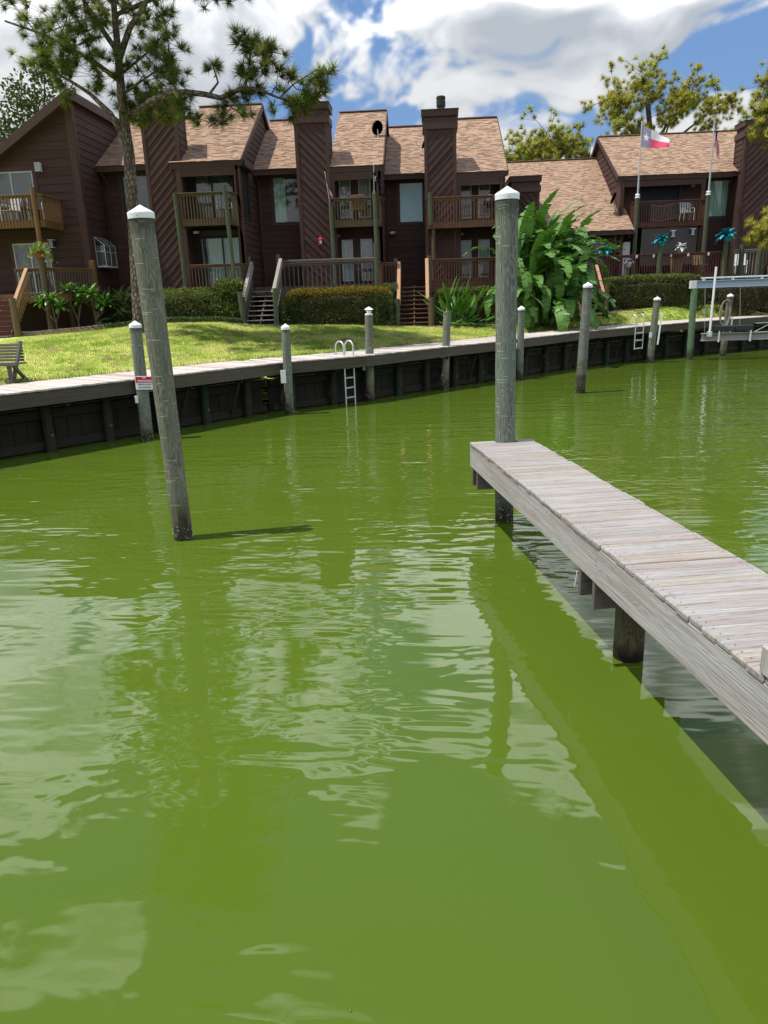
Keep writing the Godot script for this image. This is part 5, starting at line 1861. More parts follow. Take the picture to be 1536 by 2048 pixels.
# clipped hedge or loose shrub: leaves over rounded blocks [centre, half size, leaves]
func hedge(called: String, label: String, cat: String, blocks: Array, card: Mesh, tone: Callable, group := "", loose := 0.045, core := 0.70) -> Node3D:
	var c0: Vector3 = blocks[0][0]
	var t := thing(called, label, cat, c0 - Vector3(0, blocks[0][1].y, 0), group)
	var ts := []
	var cs := []
	var b := MB.new()
	var nz := noise(int(absf(c0.x) * 91) + 5, 1.3, 3)
	for e in blocks:
		var c: Vector3 = e[0]
		var h: Vector3 = e[1]
		# inner mass of dark twigs
		var rg := []
		for i in 9:
			var f := -1.0 + i / 4.0
			rg.append(Vector2(pow(1.0 - pow(absf(f), 5.0), 0.25) if absf(f) < 1 else 0.0, f))
		var tr := Transform3D(Basis().scaled(h * core), c)
		for i in rg.size() - 1:
			for k in 16:
				var q := []
				for g in [[rg[i], k], [rg[i], k + 1], [rg[i + 1], k + 1], [rg[i + 1], k]]:
					var a: float = TAU * g[1] / 16.0
					var sx := signf(cos(a)) * pow(absf(cos(a)), 0.5)
					var sz := signf(sin(a)) * pow(absf(sin(a)), 0.5)
					q.append(tr * Vector3(sx * g[0].x, g[0].y, sz * g[0].x))
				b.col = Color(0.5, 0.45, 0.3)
				b.face(q, (q[0] + q[2]) / 2 - c)
		for k in int(e[2]):
			# a point on a rounded block
			var v := Vector3(R(-1, 1), R(-1, 1), R(-1, 1))
			var ax = [1, 2, 2, 0, 1, 2, 2, 1][rng.randi() % 8]
			v[ax] = 1.0 if rng.randf() < (0.92 if ax == 1 else 0.5) else -1.0
			if ax == 2 and rng.randf() < 0.8: v[ax] = 1.0
			var l := pow(pow(absf(v.x), 6) + pow(absf(v.y), 6) + pow(absf(v.z), 6), 1.0 / 6.0)
			v /= l
			var n := (v * v * v * Vector3(1.0 / h.x, 1.0 / h.y, 1.0 / h.z)).normalized()
			var p := c + v * h
			p += n * (nz.get_noise_3dv(p) * 0.10 + R(-1.6, 1.0) * loose)
			ts.append(aim(n * 0.45 + Vector3(R(-1, 1), R(-0.8, 1), R(-1, 1)), p, R(0.7, 1.35)))
			cs.append(tone.call(v, n))
	obj("inner_twigs", b, M.twig, t)
	scatter("foliage", card, M.leaf, t, ts, cs)
	return t

func banana_leaf(length: float, width: float, droop: float, tear: float) -> ArrayMesh:
	var b := MB.new()
	var n := 34
	var spine := []
	var ang := 0.0
	var p := Vector3.ZERO
	for i in n + 1:
		spine.append([p, ang])
		ang += droop / n * (0.4 + 1.2 * float(i) / n)
		p += Vector3(0, cos(ang), sin(ang)) * length / n
	var lean := R(-0.1, 0.1)
	for side in [-1.0, 1.0]:
		var sag := 0.0
		for i in n:
			if rng.randf() < tear: sag = R(-0.10, 0.38)
			var gap := 0.86 if rng.randf() < tear else 1.0
			var q := []
			for e in [[i, 0], [i + 1, 0], [i + 1, 1], [i, 1]]:
				var f := float(e[0]) / n
				var c: Array = spine[e[0]]
				var w := width * pow(sin(PI * clampf(0.06 + f * 0.94, 0, 1)), 0.55)
				if e[0] == i + 1: w *= gap
				var nrm := Vector3(0, -sin(c[1]), cos(c[1]))
				var o: Vector3 = c[0] + (Vector3(side * w * cos(0.28 + sag), 0, 0) - nrm * -1.0 * w * sin(0.28 - sag * 1.6) + Vector3(0, cos(c[1]), sin(c[1])) * w * 0.25) * float(e[1])
				q.append(o)
			var k := R(0.66, 1.25) * (1.12 if i % 2 == 0 else 0.9)
			b.col = Color(k * R(0.95, 1.2), k, k)
			b.face([q[0], q[1], q[2]], Vector3(0, -sin(spine[i][1]), cos(spine[i][1])))
			b.face([q[0], q[2], q[3]], Vector3(0, -sin(spine[i][1]), cos(spine[i][1])))
	b.col = Color(2.6, 1.7, 2.2)
	var sp := []
	for i in n + 1: sp.append(spine[i][0])
	b.tube(sp, [width * 0.06, width * 0.05, width * 0.045, width * 0.04, width * 0.03], 5, 1.0, false)
	return b.mesh()

func make_bananas() -> void:
	var meshes := []
	for k in 7:
		meshes.append(banana_leaf(R(2.5, 3.0), R(0.27, 0.34), [1.2, 1.7, 2.0, 2.3, 1.5, 2.5, 0.8][k], [0.3, 0.45, 0.55, 0.6, 0.4, 0.65, 0.2][k]))
	var names := ["banana plant at the left of the clump, closest to the tall pier piling", "banana plant at the front of the clump with drooping torn leaves", "banana plant in the middle of the clump with upright new leaves", "banana plant at the right of the clump, leaning over the brown stair", "banana plant at the back of the clump below the low shingle roof", "low banana plant at the foot of the clump with hanging brown leaf ends"]
	var at := [Vector3(3.7, 1.75, -32.3), Vector3(4.7, 1.75, -31.8), Vector3(4.7, 1.75, -33.3), Vector3(6.5, 1.85, -33.4), Vector3(5.6, 1.8, -34.2), Vector3(5.5, 1.8, -32.2)]
	var hs := [3.3, 2.5, 3.6, 2.6, 3.3, 1.4]
	for i in 6:
		var t := thing("banana_plant", names[i], "banana plant", at[i], "clump of banana plants")
		for s in 4:
			var b := MB.new()
			b.col = Color(R(0.9, 1.3), R(0.75, 0.95), 0.6)
			var o := Vector3(R(-0.35, 0.35), 0, R(-0.35, 0.35))
			var tp := o * 1.5 + Vector3(0, hs[i] * R(0.75, 1.0), 0)
			b.tube([at[i] + o, at[i] + o.lerp(tp, 0.5), at[i] + tp], [0.12, 0.10, 0.05], 8)
			obj("stem", b, M.banana, t)
			for k in 6:
				var a := R(0, TAU)
				if rng.randf() < 0.7: a = R(-1.0, 1.7)
				var up := R(0.75, 1.0) if k < 4 else R(0.35, 0.8)
				var el = [0.16, 0.55, 0.8, 1.0, 1.2, 1.4][k] + R(-0.1, 0.1)
				var m: Mesh = meshes[[0, 1, 4, 1, 2, 3][k]] if rng.randf() < 0.7 else meshes[rng.randi() % 7]
				if k == 0: m = meshes[[0, 6][rng.randi() % 2]]
				var sc := R(0.7, 1.05)
				# y along the stalk, +z the way it bends
				var out := Vector3(cos(a), 0, sin(a))
				var y := (Vector3.UP * cos(el) + out * sin(el)).normalized()
				var z := (out * cos(el) - Vector3.UP * sin(el)).normalized()
				var lf := obj("leaf", m, M.banana, t, Transform3D(Basis(y.cross(z), y, z).scaled_local(Vector3(sc, sc, sc)), at[i] + o.lerp(tp, up)))
	# dead leaf skirts hanging round the stems
	var t := thing("banana_plant", "hanging older leaves round the base of the banana clump", "banana plant", Vector3(4.6, 1.75, -31.7))
	for k in 26:
		var x := R(3.0, 6.9)
		var z := -31.75 - 0.25 * (x - 4.6) + R(-0.5, 0.35)
		var m: Mesh = meshes[[3, 5, 2][rng.randi() % 3]]
		var out := Vector3(R(-0.6, 0.6), 0, 1).normalized()
		var el := R(1.5, 2.6)
		var y := (Vector3.UP * cos(el) + out * sin(el)).normalized()
		var zz := (out * cos(el) - Vector3.UP * sin(el)).normalized()
		var sc := R(0.45, 0.75)
		obj("leaf", m, M.banana, t, Transform3D(Basis(y.cross(zz), y, zz).scaled_local(Vector3(sc, sc, sc)), Vector3(x, R(2.6, 4.6), z)))

func paddle_leaf(l: float, w: float) -> ArrayMesh:
	var b := MB.new()
	b.col = Color(0.8, 0.9, 0.8)
	b.tube([Vector3.ZERO, Vector3(0, l * 0.5, 0.02), Vector3(0, l * 0.98, 0.14 * l)], [0.016, 0.012, 0.004], 5, 1, false)
	for s in [-1.0, 1.0]:
		for i in 10:
			var q := []
			for e in [[i, 0], [i + 1, 0], [i + 1, 1], [i, 1]]:
				var f := float(e[0]) / 10
				var y := l * (0.4 + 0.6 * f)
				q.append(Vector3(s * w * sin(PI * minf(0.03 + f, 1.0)) * e[1], y, 0.16 * l * f * f + 0.35 * w * e[1] * sin(PI * f)))
			b.col = Color.WHITE * R(0.85, 1.1)
			b.face(q, Vector3.BACK)
	return b.mesh()

func strap_leaf(l: float, w: float, droop: float) -> ArrayMesh:
	var b := MB.new()
	var p := Vector3.ZERO
	var a := 0.0
	var pr := []
	for i in 9:
		pr.append([p, w * pow(sin(PI * (0.08 + 0.92 * i / 8.0)), 0.7)])
		p += Vector3(0, cos(a), sin(a)) * l / 8
		a += droop / 8
	for i in 8:
		for s in [-1.0, 1.0]:
			b.col = Color.WHITE * (1.0 if s > 0 else 0.9)
			b.face([pr[i][0], pr[i + 1][0], pr[i + 1][0] + Vector3(s * pr[i + 1][1], 0.0, 0) + Vector3(0, 0.2 * pr[i + 1][1], 0), pr[i][0] + Vector3(s * pr[i][1], 0, 0) + Vector3(0, 0.2 * pr[i][1], 0)], Vector3(0, -0.3, 1))
	return b.mesh()

func rosette(t: Node3D, called: String, at: Vector3, meshes: Array, n: int, e0: float, e1: float, m: Material, s0 := 0.8, s1 := 1.1) -> void:
	for k in n:
		var a := k * 2.399 + R(-0.2, 0.2)
		var el := lerpf(e0, e1, float(k) / n) + R(-0.08, 0.08)
		var out := Vector3(cos(a), 0, sin(a))
		var y := (Vector3.UP * cos(el) + out * sin(el)).normalized()
		var z := (out * cos(el) - Vector3.UP * sin(el)).normalized()
		var sc := R(s0, s1)
		obj(called, meshes[rng.randi() % meshes.size()], m, t, Transform3D(Basis(y.cross(z), y, z).scaled_local(Vector3(sc, sc, sc)), at))

func make_plants() -> void:
	var small := leaf_card(0.024, 0.062)
	var mid := leaf_card(0.032, 0.09)
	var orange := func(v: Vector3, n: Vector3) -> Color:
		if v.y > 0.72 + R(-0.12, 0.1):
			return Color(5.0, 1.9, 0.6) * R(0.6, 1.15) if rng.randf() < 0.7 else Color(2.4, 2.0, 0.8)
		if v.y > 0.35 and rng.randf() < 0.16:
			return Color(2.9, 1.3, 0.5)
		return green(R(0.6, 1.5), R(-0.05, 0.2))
	var lit_top := func(v: Vector3, n: Vector3) -> Color:
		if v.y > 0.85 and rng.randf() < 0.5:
			return green(R(1.8, 3.0), 0.4)  # sunlight on the hedge top put into the leaf colour
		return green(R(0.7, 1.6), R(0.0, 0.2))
	var purple := func(v: Vector3, n: Vector3) -> Color:
		if rng.randf() < 0.5:
			return Color(1.6, 0.95, 1.5) * R(0.6, 1.3)
		return green(R(0.4, 0.9), 0.2)
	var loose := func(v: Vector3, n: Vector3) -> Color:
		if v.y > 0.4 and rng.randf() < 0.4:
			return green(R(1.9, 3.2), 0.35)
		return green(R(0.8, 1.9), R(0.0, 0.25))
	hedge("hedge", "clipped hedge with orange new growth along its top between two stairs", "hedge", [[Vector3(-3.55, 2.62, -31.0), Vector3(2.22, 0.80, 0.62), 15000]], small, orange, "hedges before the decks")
	hedge("hedge", "dark green hedge behind the bird of paradise, right of the orange-railed stair", "hedge", [[Vector3(2.2, 2.45, -32.9), Vector3(1.8, 0.82, 0.6), 9500]], small, lit_top, "hedges before the decks")
	hedge("hedge", "long clipped dark hedge with rounded top before the reddish deck at right", "hedge", [[Vector3(11.25, 2.72, -38.4), Vector3(2.5, 0.93, 0.65), 16000]], small, lit_top, "hedges before the decks")
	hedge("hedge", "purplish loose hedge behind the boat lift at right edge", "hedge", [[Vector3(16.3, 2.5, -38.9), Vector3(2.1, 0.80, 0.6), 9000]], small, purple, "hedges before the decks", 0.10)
	hedge("shrub", "small shrub topping the right end of the orange hedge beside the stair", "shrub", [[Vector3(-1.55, 3.0, -32.0), Vector3(0.32, 0.5, 0.3), 1300]], small, loose, "", 0.10)
	hedge("shrub", "rounded loose shrub with yellowish top, left of the ivy clad bush", "shrub", [[Vector3(-9.6, 2.95, -29.9), Vector3(1.05, 0.56, 0.62), 5200]], small, loose, "", 0.12)
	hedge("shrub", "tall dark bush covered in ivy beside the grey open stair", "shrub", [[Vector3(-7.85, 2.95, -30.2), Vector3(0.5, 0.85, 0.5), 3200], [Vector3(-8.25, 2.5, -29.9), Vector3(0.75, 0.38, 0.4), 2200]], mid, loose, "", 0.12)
	# low ground cover along the house
	var ts := []
	var cs := []
	for k in 7500:
		var x := R(-12.6, -7.2)
		var zt := lerp_at(x, top_x, top_z)
		var z := zt + R(-0.55, 0.12)
		ts.append(aim(Vector3(R(-1, 1), R(0.1, 1), R(-1, 1)), Vector3(x, ground(x, zt) + R(0.0, 0.22), z), R(0.8, 1.4)))
		cs.append(Color(1.6, 1.7, 1.7) * R(0.5, 1.2) if rng.randf() < 0.5 else green(R(0.7, 1.5)))
	var gc := scatter("ground_cover", small, M.leaf, null, ts, cs)
	tag(gc, "low grey green ground cover along the wall at left", "ground cover")
	var g := get_node("grass")
	tag(g, "mown grass covering the sloping bank behind the boardwalk", "grass")
	make_bananas()
	# bird of paradise
	var t := thing("bird_of_paradise_plant", "upright bird of paradise plant with broad paddle leaves by the brown stair", "plant", Vector3(1.6, 1.75, -31.3))
	var pm := [paddle_leaf(1.7, 0.15), paddle_leaf(1.4, 0.17), paddle_leaf(2.0, 0.12)]
	for k in 9:
		rosette(t, "leaf", Vector3(1.6 + R(-0.65, 0.65), 1.7, -31.3 + R(-0.2, 0.25)), pm, 5, 0.08, 0.75, M.banana, 0.65, 1.08)
	for k in 12:
		rosette(t, "leaf", Vector3(1.75 + R(-0.8, 0.9), 1.75, -31.0 + R(-0.2, 0.2)), [pm[1]], 2, 0.9, 1.4, M.banana, 0.45, 0.6)
	# plumerias in the brick edged bed
	var sm := [strap_leaf(0.58, 0.065, 0.9), strap_leaf(0.5, 0.07, 1.2), strap_leaf(0.62, 0.06, 0.7)]
	var pl := [["plumeria nearest the lawn with a white flower, in the brick edged bed", Vector3(-14.05, 2.0, -27.9), [[-14.4, 3.2], [-13.85, 3.02], [-14.0, 3.3]]], ["plumeria in the middle of the brick edged bed, taller heads", Vector3(-13.45, 2.0, -28.5), [[-13.7, 3.62], [-13.2, 3.52], [-13.35, 3.2]]], ["rightmost plumeria in the brick edged bed beside the house wall", Vector3(-12.7, 2.05, -28.4), [[-12.75, 3.45], [-12.3, 3.0], [-12.45, 3.15]]]]
	for e in pl:
		t = thing("plumeria", e[0], "plumeria", e[1], "plumerias in the brick edged bed")
		for hd in e[2]:
			var head := Vector3(hd[0], hd[1], e[1].z + R(-0.15, 0.25))
			var b := MB.new()
			b.tube([e[1], e[1] + Vector3(0, 0.5, 0), head - Vector3(0, 0.1, 0)], [0.035, 0.03, 0.022], 7)
			obj("stem", b, M.twig, t)
			rosette(t, "leaf", head, sm, 22, 0.25, 1.65, M.banana, 0.8, 1.1)
	t = get_node("plumeria")
	var fl := MB.new()
	fl.col = Color(0.8, 0.72, 0.74)
	for k in 26:
		fl.lathe(Transform3D(Basis(Vector3(R(-1, 1), R(-1, 1), R(-1, 1)).normalized(), R(0, 1)), Vector3(-14.2 + R(-0.12, 0.14), 3.42 + R(-0.06, 0.1), -27.6 + R(-0.1, 0.1))), [Vector2(0.0, -0.01), Vector2(0.035, 0.01), Vector2(0.0, 0.02)], 5)
	obj("flowers", fl, M.petal, t)
	hedge("shrub", "dark strap leaved plant between the plumerias and the downpipe", "shrub", [[Vector3(-12.1, 2.75, -29.2), Vector3(0.45, 0.5, 0.4), 300]], leaf_card(0.06, 0.5), func(v, n): return green(R(0.4, 1.0)), "", 0.15, 0.3)
	# brick edging of the bed
	t = thing("brick_edging", "curved low edging of loose bricks in front of the plumerias", "edging", Vector3(-13.8, 2.0, -27.3))
	for k in 17:
		var f := k / 16.0
		var x := lerpf(-15.0, -11.9, f)
		var z := -27.15 - 0.15 * sin(f * 3) - 1.0 * pow(f, 3.0)
		for c in 3:
			var b := MB.new()
			b.col = Color.WHITE * R(0.7, 1.25)
			b.off = Vector2(R(0, 3), R(0, 3))
			b.box(Transform3D(Basis(Vector3.UP, 0.45 * f + R(-0.06, 0.06)), Vector3(x + 0.09 * (c % 2), ground(x, z) + 0.03 + 0.075 * c + R(-0.006, 0.006), z)), Vector3(0.185, 0.07, 0.10), 0.008)
			obj("brick", b, M.brick, t)
	# flower bowl on the deck post
	t = thing("flower_pot", "terracotta bowl of pale yellow green trailing plant on a deck post", "flower pot", Vector3(-14.58, 4.86, -28.5))
	var b := MB.new()
	b.lathe(Transform3D(Basis(), Vector3(-14.58, 4.86, -28.5)), [Vector2(0.0, 0), Vector2(0.13, 0), Vector2(0.23, 0.17), Vector2(0.25, 0.18), Vector2(0.22, 0.18), Vector2(0.0, 0.15)], 18)
	obj("bowl", b, M.terracotta, t)
	ts = []
	cs = []
	for k in 190:
		var v := Vector3(rng.randfn(0, 0.17), absf(rng.randfn(0, 0.14)), rng.randfn(0, 0.15))
		if absf(v.x) > 0.2: v.y -= 0.22 * (absf(v.x) - 0.1) / 0.2
		ts.append(aim(v + Vector3(R(-0.3, 0.3), 0.2, R(-0.3, 0.3)), Vector3(-14.58, 5.03, -28.5) + v, R(1.1, 2.1)))
		cs.append(Color(6.5, 5.2, 5.0) * R(0.5, 1.1) if rng.randf() < 0.7 else green(2.4, 0.2))
	scatter("trailing_leaves", mid, M.leaf, t, ts, cs)


func make_trees() -> void:
	big_pine()
	var tuft := needle_tuft(96, 0.34, 0.0095, 1.0)
	far_pine("rounded bright pine behind the long low roof, left of the tall flagpole pine", Vector3(8.2, 2, -52), [[8.0, 12.4, -52, 1.9, 26], [6.2, 11.6, -52, 1.3, 13], [9.8, 12.0, -52, 1.3, 13], [10.6, 11.2, -51, 1.0, 9], [7.5, 11.4, -51, 1.3, 12]], 0.35, tuft, 1.05)
	far_pine("small pine peeping over the left end of the long low roof", Vector3(5.6, 2, -54), [[5.7, 11.2, -54, 0.9, 8], [4.9, 12.3, -54, 0.5, 3], [6.6, 11.9, -54, 0.6, 4]], 0.4, tuft, 1.0)
	far_pine("tall spreading umbrella pine rising behind the flags", Vector3(17.5, 2, -62), [[17.0, 17.6, -62, 2.6, 34], [14.6, 16.6, -62, 1.6, 15], [20.4, 17.0, -62, 2.2, 24], [22.3, 16.2, -62, 1.3, 10], [15.2, 15.2, -61, 1.3, 10], [18.8, 15.9, -61, 1.4, 12], [16.6, 14.2, -61, 1.2, 9], [21.0, 14.6, -61, 0.7, 4]], 0.45, tuft, 1.15)
	far_pine("darker pine crown behind the far right chimney", Vector3(25, 2, -60), [[24.6, 13.6, -60, 1.8, 18], [22.6, 13.2, -60, 1.2, 10], [27, 14.5, -60, 1.8, 14]], 0.1, tuft, 1.15)
	far_pine("pine at the right edge whose boughs hang before the chimney", Vector3(17.6, 2.1, -38.0), [[15.75, 11.7, -37.5, 0.5, 6], [15.4, 10.5, -37.3, 0.35, 4], [15.6, 9.7, -37.0, 0.4, 5], [16.3, 10.9, -37.5, 0.6, 7], [15.9, 5.7, -36.8, 0.42, 7], [15.6, 5.2, -36.6, 0.34, 6], [16.5, 12.6, -37.5, 0.6, 6]], 0.45, tuft, 0.9)
	broad_tree("dark leafy oak behind the leftmost shed roof", Vector3(-23, 2, -46), [[-22.5, 14.6, -46, 2.0, 1500], [-24.5, 13.0, -46, 2.0, 1400], [-20.8, 12.6, -45.5, 1.4, 800], [-23.5, 11.2, -45.5, 1.8, 1000], [-21.6, 16.2, -46, 1.0, 450], [-19.3, 11.6, -45, 1.0, 500]])


# ---------------------------------------------------------------- small things
func ladder(label: String, at: Vector3, dir: Vector3, yt: float, yb: float, w: float, steps: Array, flat: bool) -> void:
	var t := thing("dock_ladder", label, "ladder", at)
	var back := Vector3(dir.z, 0, -dir.x)
	for s in [-0.5, 0.5]:
		var o = at + dir * w * s
		var pts := []
		pts.append(Vector3(o.x, yb, o.z))
		pts.append(Vector3(o.x, 1.0, o.z))
		for i in 11:
			var a := PI * i / 10.0
			pts.append(Vector3(o.x, yt - 0.16, o.z) + back * (0.17 - 0.17 * cos(a)) + Vector3(0, 0.16 * sin(a), 0))
		var e = o + back * 0.34
		pts.append(Vector3(e.x, 1.42, e.z))
		var b := MB.new()
		b.tube(pts, [0.022], 10)
		obj("side_rail", b, M.alu, t)
	for y in steps:
		var b := MB.new()
		var p := at + Vector3(0, y, 0)
		b.box(Transform3D(Basis(dir, Vector3.UP, -back), p), Vector3(w - 0.02, 0.035 if not flat else 0.05, 0.06), 0.006)
		obj("step", b, M.alu, t)

func flag_image(kind: String) -> ImageTexture:
	var im := Image.create(190, 110, false, Image.FORMAT_RGBA8)
	var star := func(cx: float, cy: float, r: float, c: Color) -> void:
		var poly := PackedVector2Array()
		for k in 10:
			var a := -PI / 2 + PI * k / 5.0
			poly.append(Vector2(cx, cy) + Vector2(cos(a), sin(a)) * (r if k % 2 == 0 else r * 0.4))
		for y in range(int(cy - r) - 1, int(cy + r) + 2):
			for x in range(int(cx - r) - 1, int(cx + r) + 2):
				if x >= 0 and y >= 0 and x < 190 and y < 110 and Geometry2D.is_point_in_polygon(Vector2(x, y), poly): im.set_pixel(x, y, c)
	if kind == "lone":
		im.fill(Color(0.93, 0.93, 0.94))
		im.fill_rect(Rect2i(63, 55, 127, 55), Color(0.95, 0.38, 0.52))
		im.fill_rect(Rect2i(0, 0, 63, 110), Color(0.60, 0.58, 0.68))
		star.call(31, 55, 25, Color(0.95, 0.95, 0.95))
	elif kind == "dark":
		im.fill(Color(0.07, 0.07, 0.11))
		star.call(40, 55, 34, Color(0.85, 0.86, 0.88))
		im.fill_rect(Rect2i(178, 0, 12, 110), Color(0.5, 0.1, 0.15))
	else:
		for k in 13:
			im.fill_rect(Rect2i(0, roundi(k * 110 / 13.0), 190, 10), Color(0.78, 0.22, 0.30) if k % 2 == 0 else Color(0.95, 0.93, 0.94))
		im.fill_rect(Rect2i(0, 0, 76, 59), Color(0.10, 0.11, 0.24))
		for r in 9:
			for c in (6 if r % 2 == 0 else 5):
				star.call(7 + c * 12.6 + (0 if r % 2 == 0 else 6), 6 + r * 5.9, 3.0, Color(0.9, 0.9, 0.92))
	return ImageTexture.create_from_image(im)

# f(u, v) gives the place of a point of the cloth
func flag_cloth(t: Node3D, tex: Texture2D, f: Callable) -> void:
	var m: StandardMaterial3D = M.cloth.duplicate()
	m.albedo_texture = tex
	var b := MB.new()
	var nu := 22
	var nv := 14
	for i in nu:
		for k in nv:
			var q := []
			for e in [[i, k], [i + 1, k], [i + 1, k + 1], [i, k + 1]]:
				var u := float(e[0]) / nu
				var v := float(e[1]) / nv
				var p: Vector3 = f.call(u, v)
				var n: Vector3 = (f.call(u + 0.01, v) - p).cross(f.call(u, v + 0.01) - p).normalized()
				if n.z < 0: n = -n
				q.append([p, n, Vector2(u, v)])
			for j in [0, 1, 2, 0, 2, 3]:
				b.v(q[j][0], q[j][1], q[j][2])
	obj("flag_cloth", b, m, t)

func make_flags() -> void:
	var us := flag_image("us")
	var lone := flag_image("lone")
	for e in [["tall white flagpole flying a red, white and blue one-star flag before the far right house", Vector3(11.13, 1.9, -41.35), 7.6, 11.15, "lone"], ["tall white flagpole with a limp striped flag beside the green curtained window", Vector3(14.72, 1.9, -41.35), 7.6, 11.4, "us"]]:
		var t := thing("flagpole", e[0], "flagpole", e[1])
		var p: Vector3 = e[1]
		round_post(t, p, e[2], 0.115, M.post_round)
		var b := MB.new()
		b.tube([Vector3(p.x, e[2], p.z), Vector3(p.x, 8.6, p.z), Vector3(p.x, e[3], p.z)], [0.045, 0.035, 0.026], 10)
		obj("pole", b, M.alu, t)
		b = MB.new()
		b.lathe(Transform3D(Basis(), Vector3(p.x, e[2], p.z)), [Vector2(0, 0), Vector2(0.13, 0), Vector2(0.13, 0.06), Vector2(0.08, 0.08), Vector2(0.08, 0.13), Vector2(0.12, 0.14), Vector2(0.10, 0.20), Vector2(0, 0.2)], 14)
		obj("collar", b, M.white, t)
		b = MB.new()
		if e[4] == "us":
			b.lathe(Transform3D(Basis(), Vector3(p.x, e[3], p.z)), [Vector2(0.0, -0.03), Vector2(0.13, -0.02), Vector2(0.12, 0.02), Vector2(0, 0.05)], 14)
		else:
			b.lathe(Transform3D(Basis(), Vector3(p.x, e[3], p.z)), [Vector2(0.0, -0.05), Vector2(0.05, 0.0), Vector2(0, 0.05)], 12)
		obj("finial", b, M.dark_metal if e[4] == "us" else M.alu, t)
		b = MB.new()
		b.tube([Vector3(p.x + 0.06, e[2] + 0.3, p.z), Vector3(p.x + 0.05, e[3] - 0.1, p.z)], [0.006], 4)
		obj("halyard", b, M.off_white, t)
		if e[4] == "lone":
			flag_cloth(t, lone, func(u, v):
				return Vector3(p.x + 0.04 + 1.28 * u, 11.0 - 0.97 * v + 0.60 * pow(u, 1.4) * v - 0.74 * pow(u, 1.1), p.z + 0.10 * sin(u * 7.0 + v * 1.5) * u + 0.3 * u))
		else:
			flag_cloth(t, us, func(u, v):
				return Vector3(p.x + 0.04 + 0.30 * u + 0.06 * sin(v * 4 + u * 6) * u + 0.05 * v, 11.0 - 0.95 * v - 1.05 * u, p.z + 0.10 * sin(u * 16.0 + v * 2.0)))
	for e in [["small striped flag on a short staff, left balcony post of the middle house", Vector3(-3.92, 6.98, -32.85), Vector3(-4.05, 8.1, -32.75), us, 0.0], ["small dark flag with white star on the middle house's right balcony post", Vector3(-2.03, 7.2, -32.85), Vector3(-2.0, 8.35, -32.75), flag_image("dark"), 1.0]]:
		var t := thing("small_flag", e[0], "flag", e[1])
		var b := MB.new()
		b.tube([e[1], e[2]], [0.012], 6)
		b.lathe(Transform3D(Basis(), e[2]), [Vector2(0, -0.03), Vector2(0.03, 0), Vector2(0, 0.03)], 8)
		obj("staff", b, M.off_white, t)
		var a: Vector3 = e[1]
		var c: Vector3 = e[2]
		if e[4] == 0.0:
			flag_cloth(t, e[3], func(u, v):
				return c.lerp(a, 0.12 + 0.42 * v) + Vector3(0.22 * u + 0.05 * sin(u * 9.0 + v * 4) * u + 0.10 * u * v, -0.78 * u, 0.06 * sin(u * 12.0 + v * 3.0)))
		else:
			flag_cloth(t, e[3], func(u, v):
				return c.lerp(a, 0.18 + 0.35 * v) + Vector3(0.24 * u + 0.16 * v * u + 0.04 * sin(v * 9.0), -0.75 * u, 0.06 * sin(u * 10.0 + v * 4.0)))

func make_bench() -> void:
	var t := thing("bench", "weathered slatted wooden bench on the boardwalk at the left edge", "bench", Vector3(-9.9, 1.38, -15.6))
	var e := Transform3D(Basis(Vector3.UP, -0.10), Vector3(-8.86, 1.38, -15.75))
	# x to the left end is negative, +z faces the water
	for k in 6:
		var b := MB.new()
		b.off = Vector2(R(0, 9), R(0, 9))
		b.box(e * Transform3D(Basis(Vector3.RIGHT, -0.28), Vector3(-0.95 - 0.012 * k, 0.46 + 0.065 * k, -0.34 - 0.02 * k)), Vector3(1.6, 0.05, 0.028), 0.004)
		obj("back_slat", b, M.bench_wood, t)
	for k in 5:
		var b := MB.new()
		b.off = Vector2(R(0, 9), R(0, 9))
		b.box(e * Transform3D(Basis(), Vector3(-0.87, 0.40, -0.24 + 0.10 * k)), Vector3(1.78 if k == 4 else 1.62, 0.035 if k < 4 else 0.07, 0.085), 0.004)
		obj("seat_slat", b, M.bench_wood, t)
	for x in [-0.22, -1.5]:
		for q in [[Vector3(x, 0.0, 0.12), Vector3(x, 0.39, 0.12), 0.08], [Vector3(x - 0.02, 0.02, 0.02), Vector3(x - 0.02, 0.86, -0.44), 0.07], [Vector3(x + 0.02, 0.02, -0.36), Vector3(x + 0.02, 0.36, 0.0), 0.07]]:
			var b := MB.new()
			b.bar(e * q[0], e * q[1], q[2], 0.06, 0.004)
			obj("leg", b, M.bench_wood, t)
		var b := MB.new()
		b.bar(e * Vector3(x, 0.03, 0.26), e * Vector3(x, 0.03, -0.42), 0.08, 0.06, 0.004)
		obj("foot", b, M.bench_wood, t)

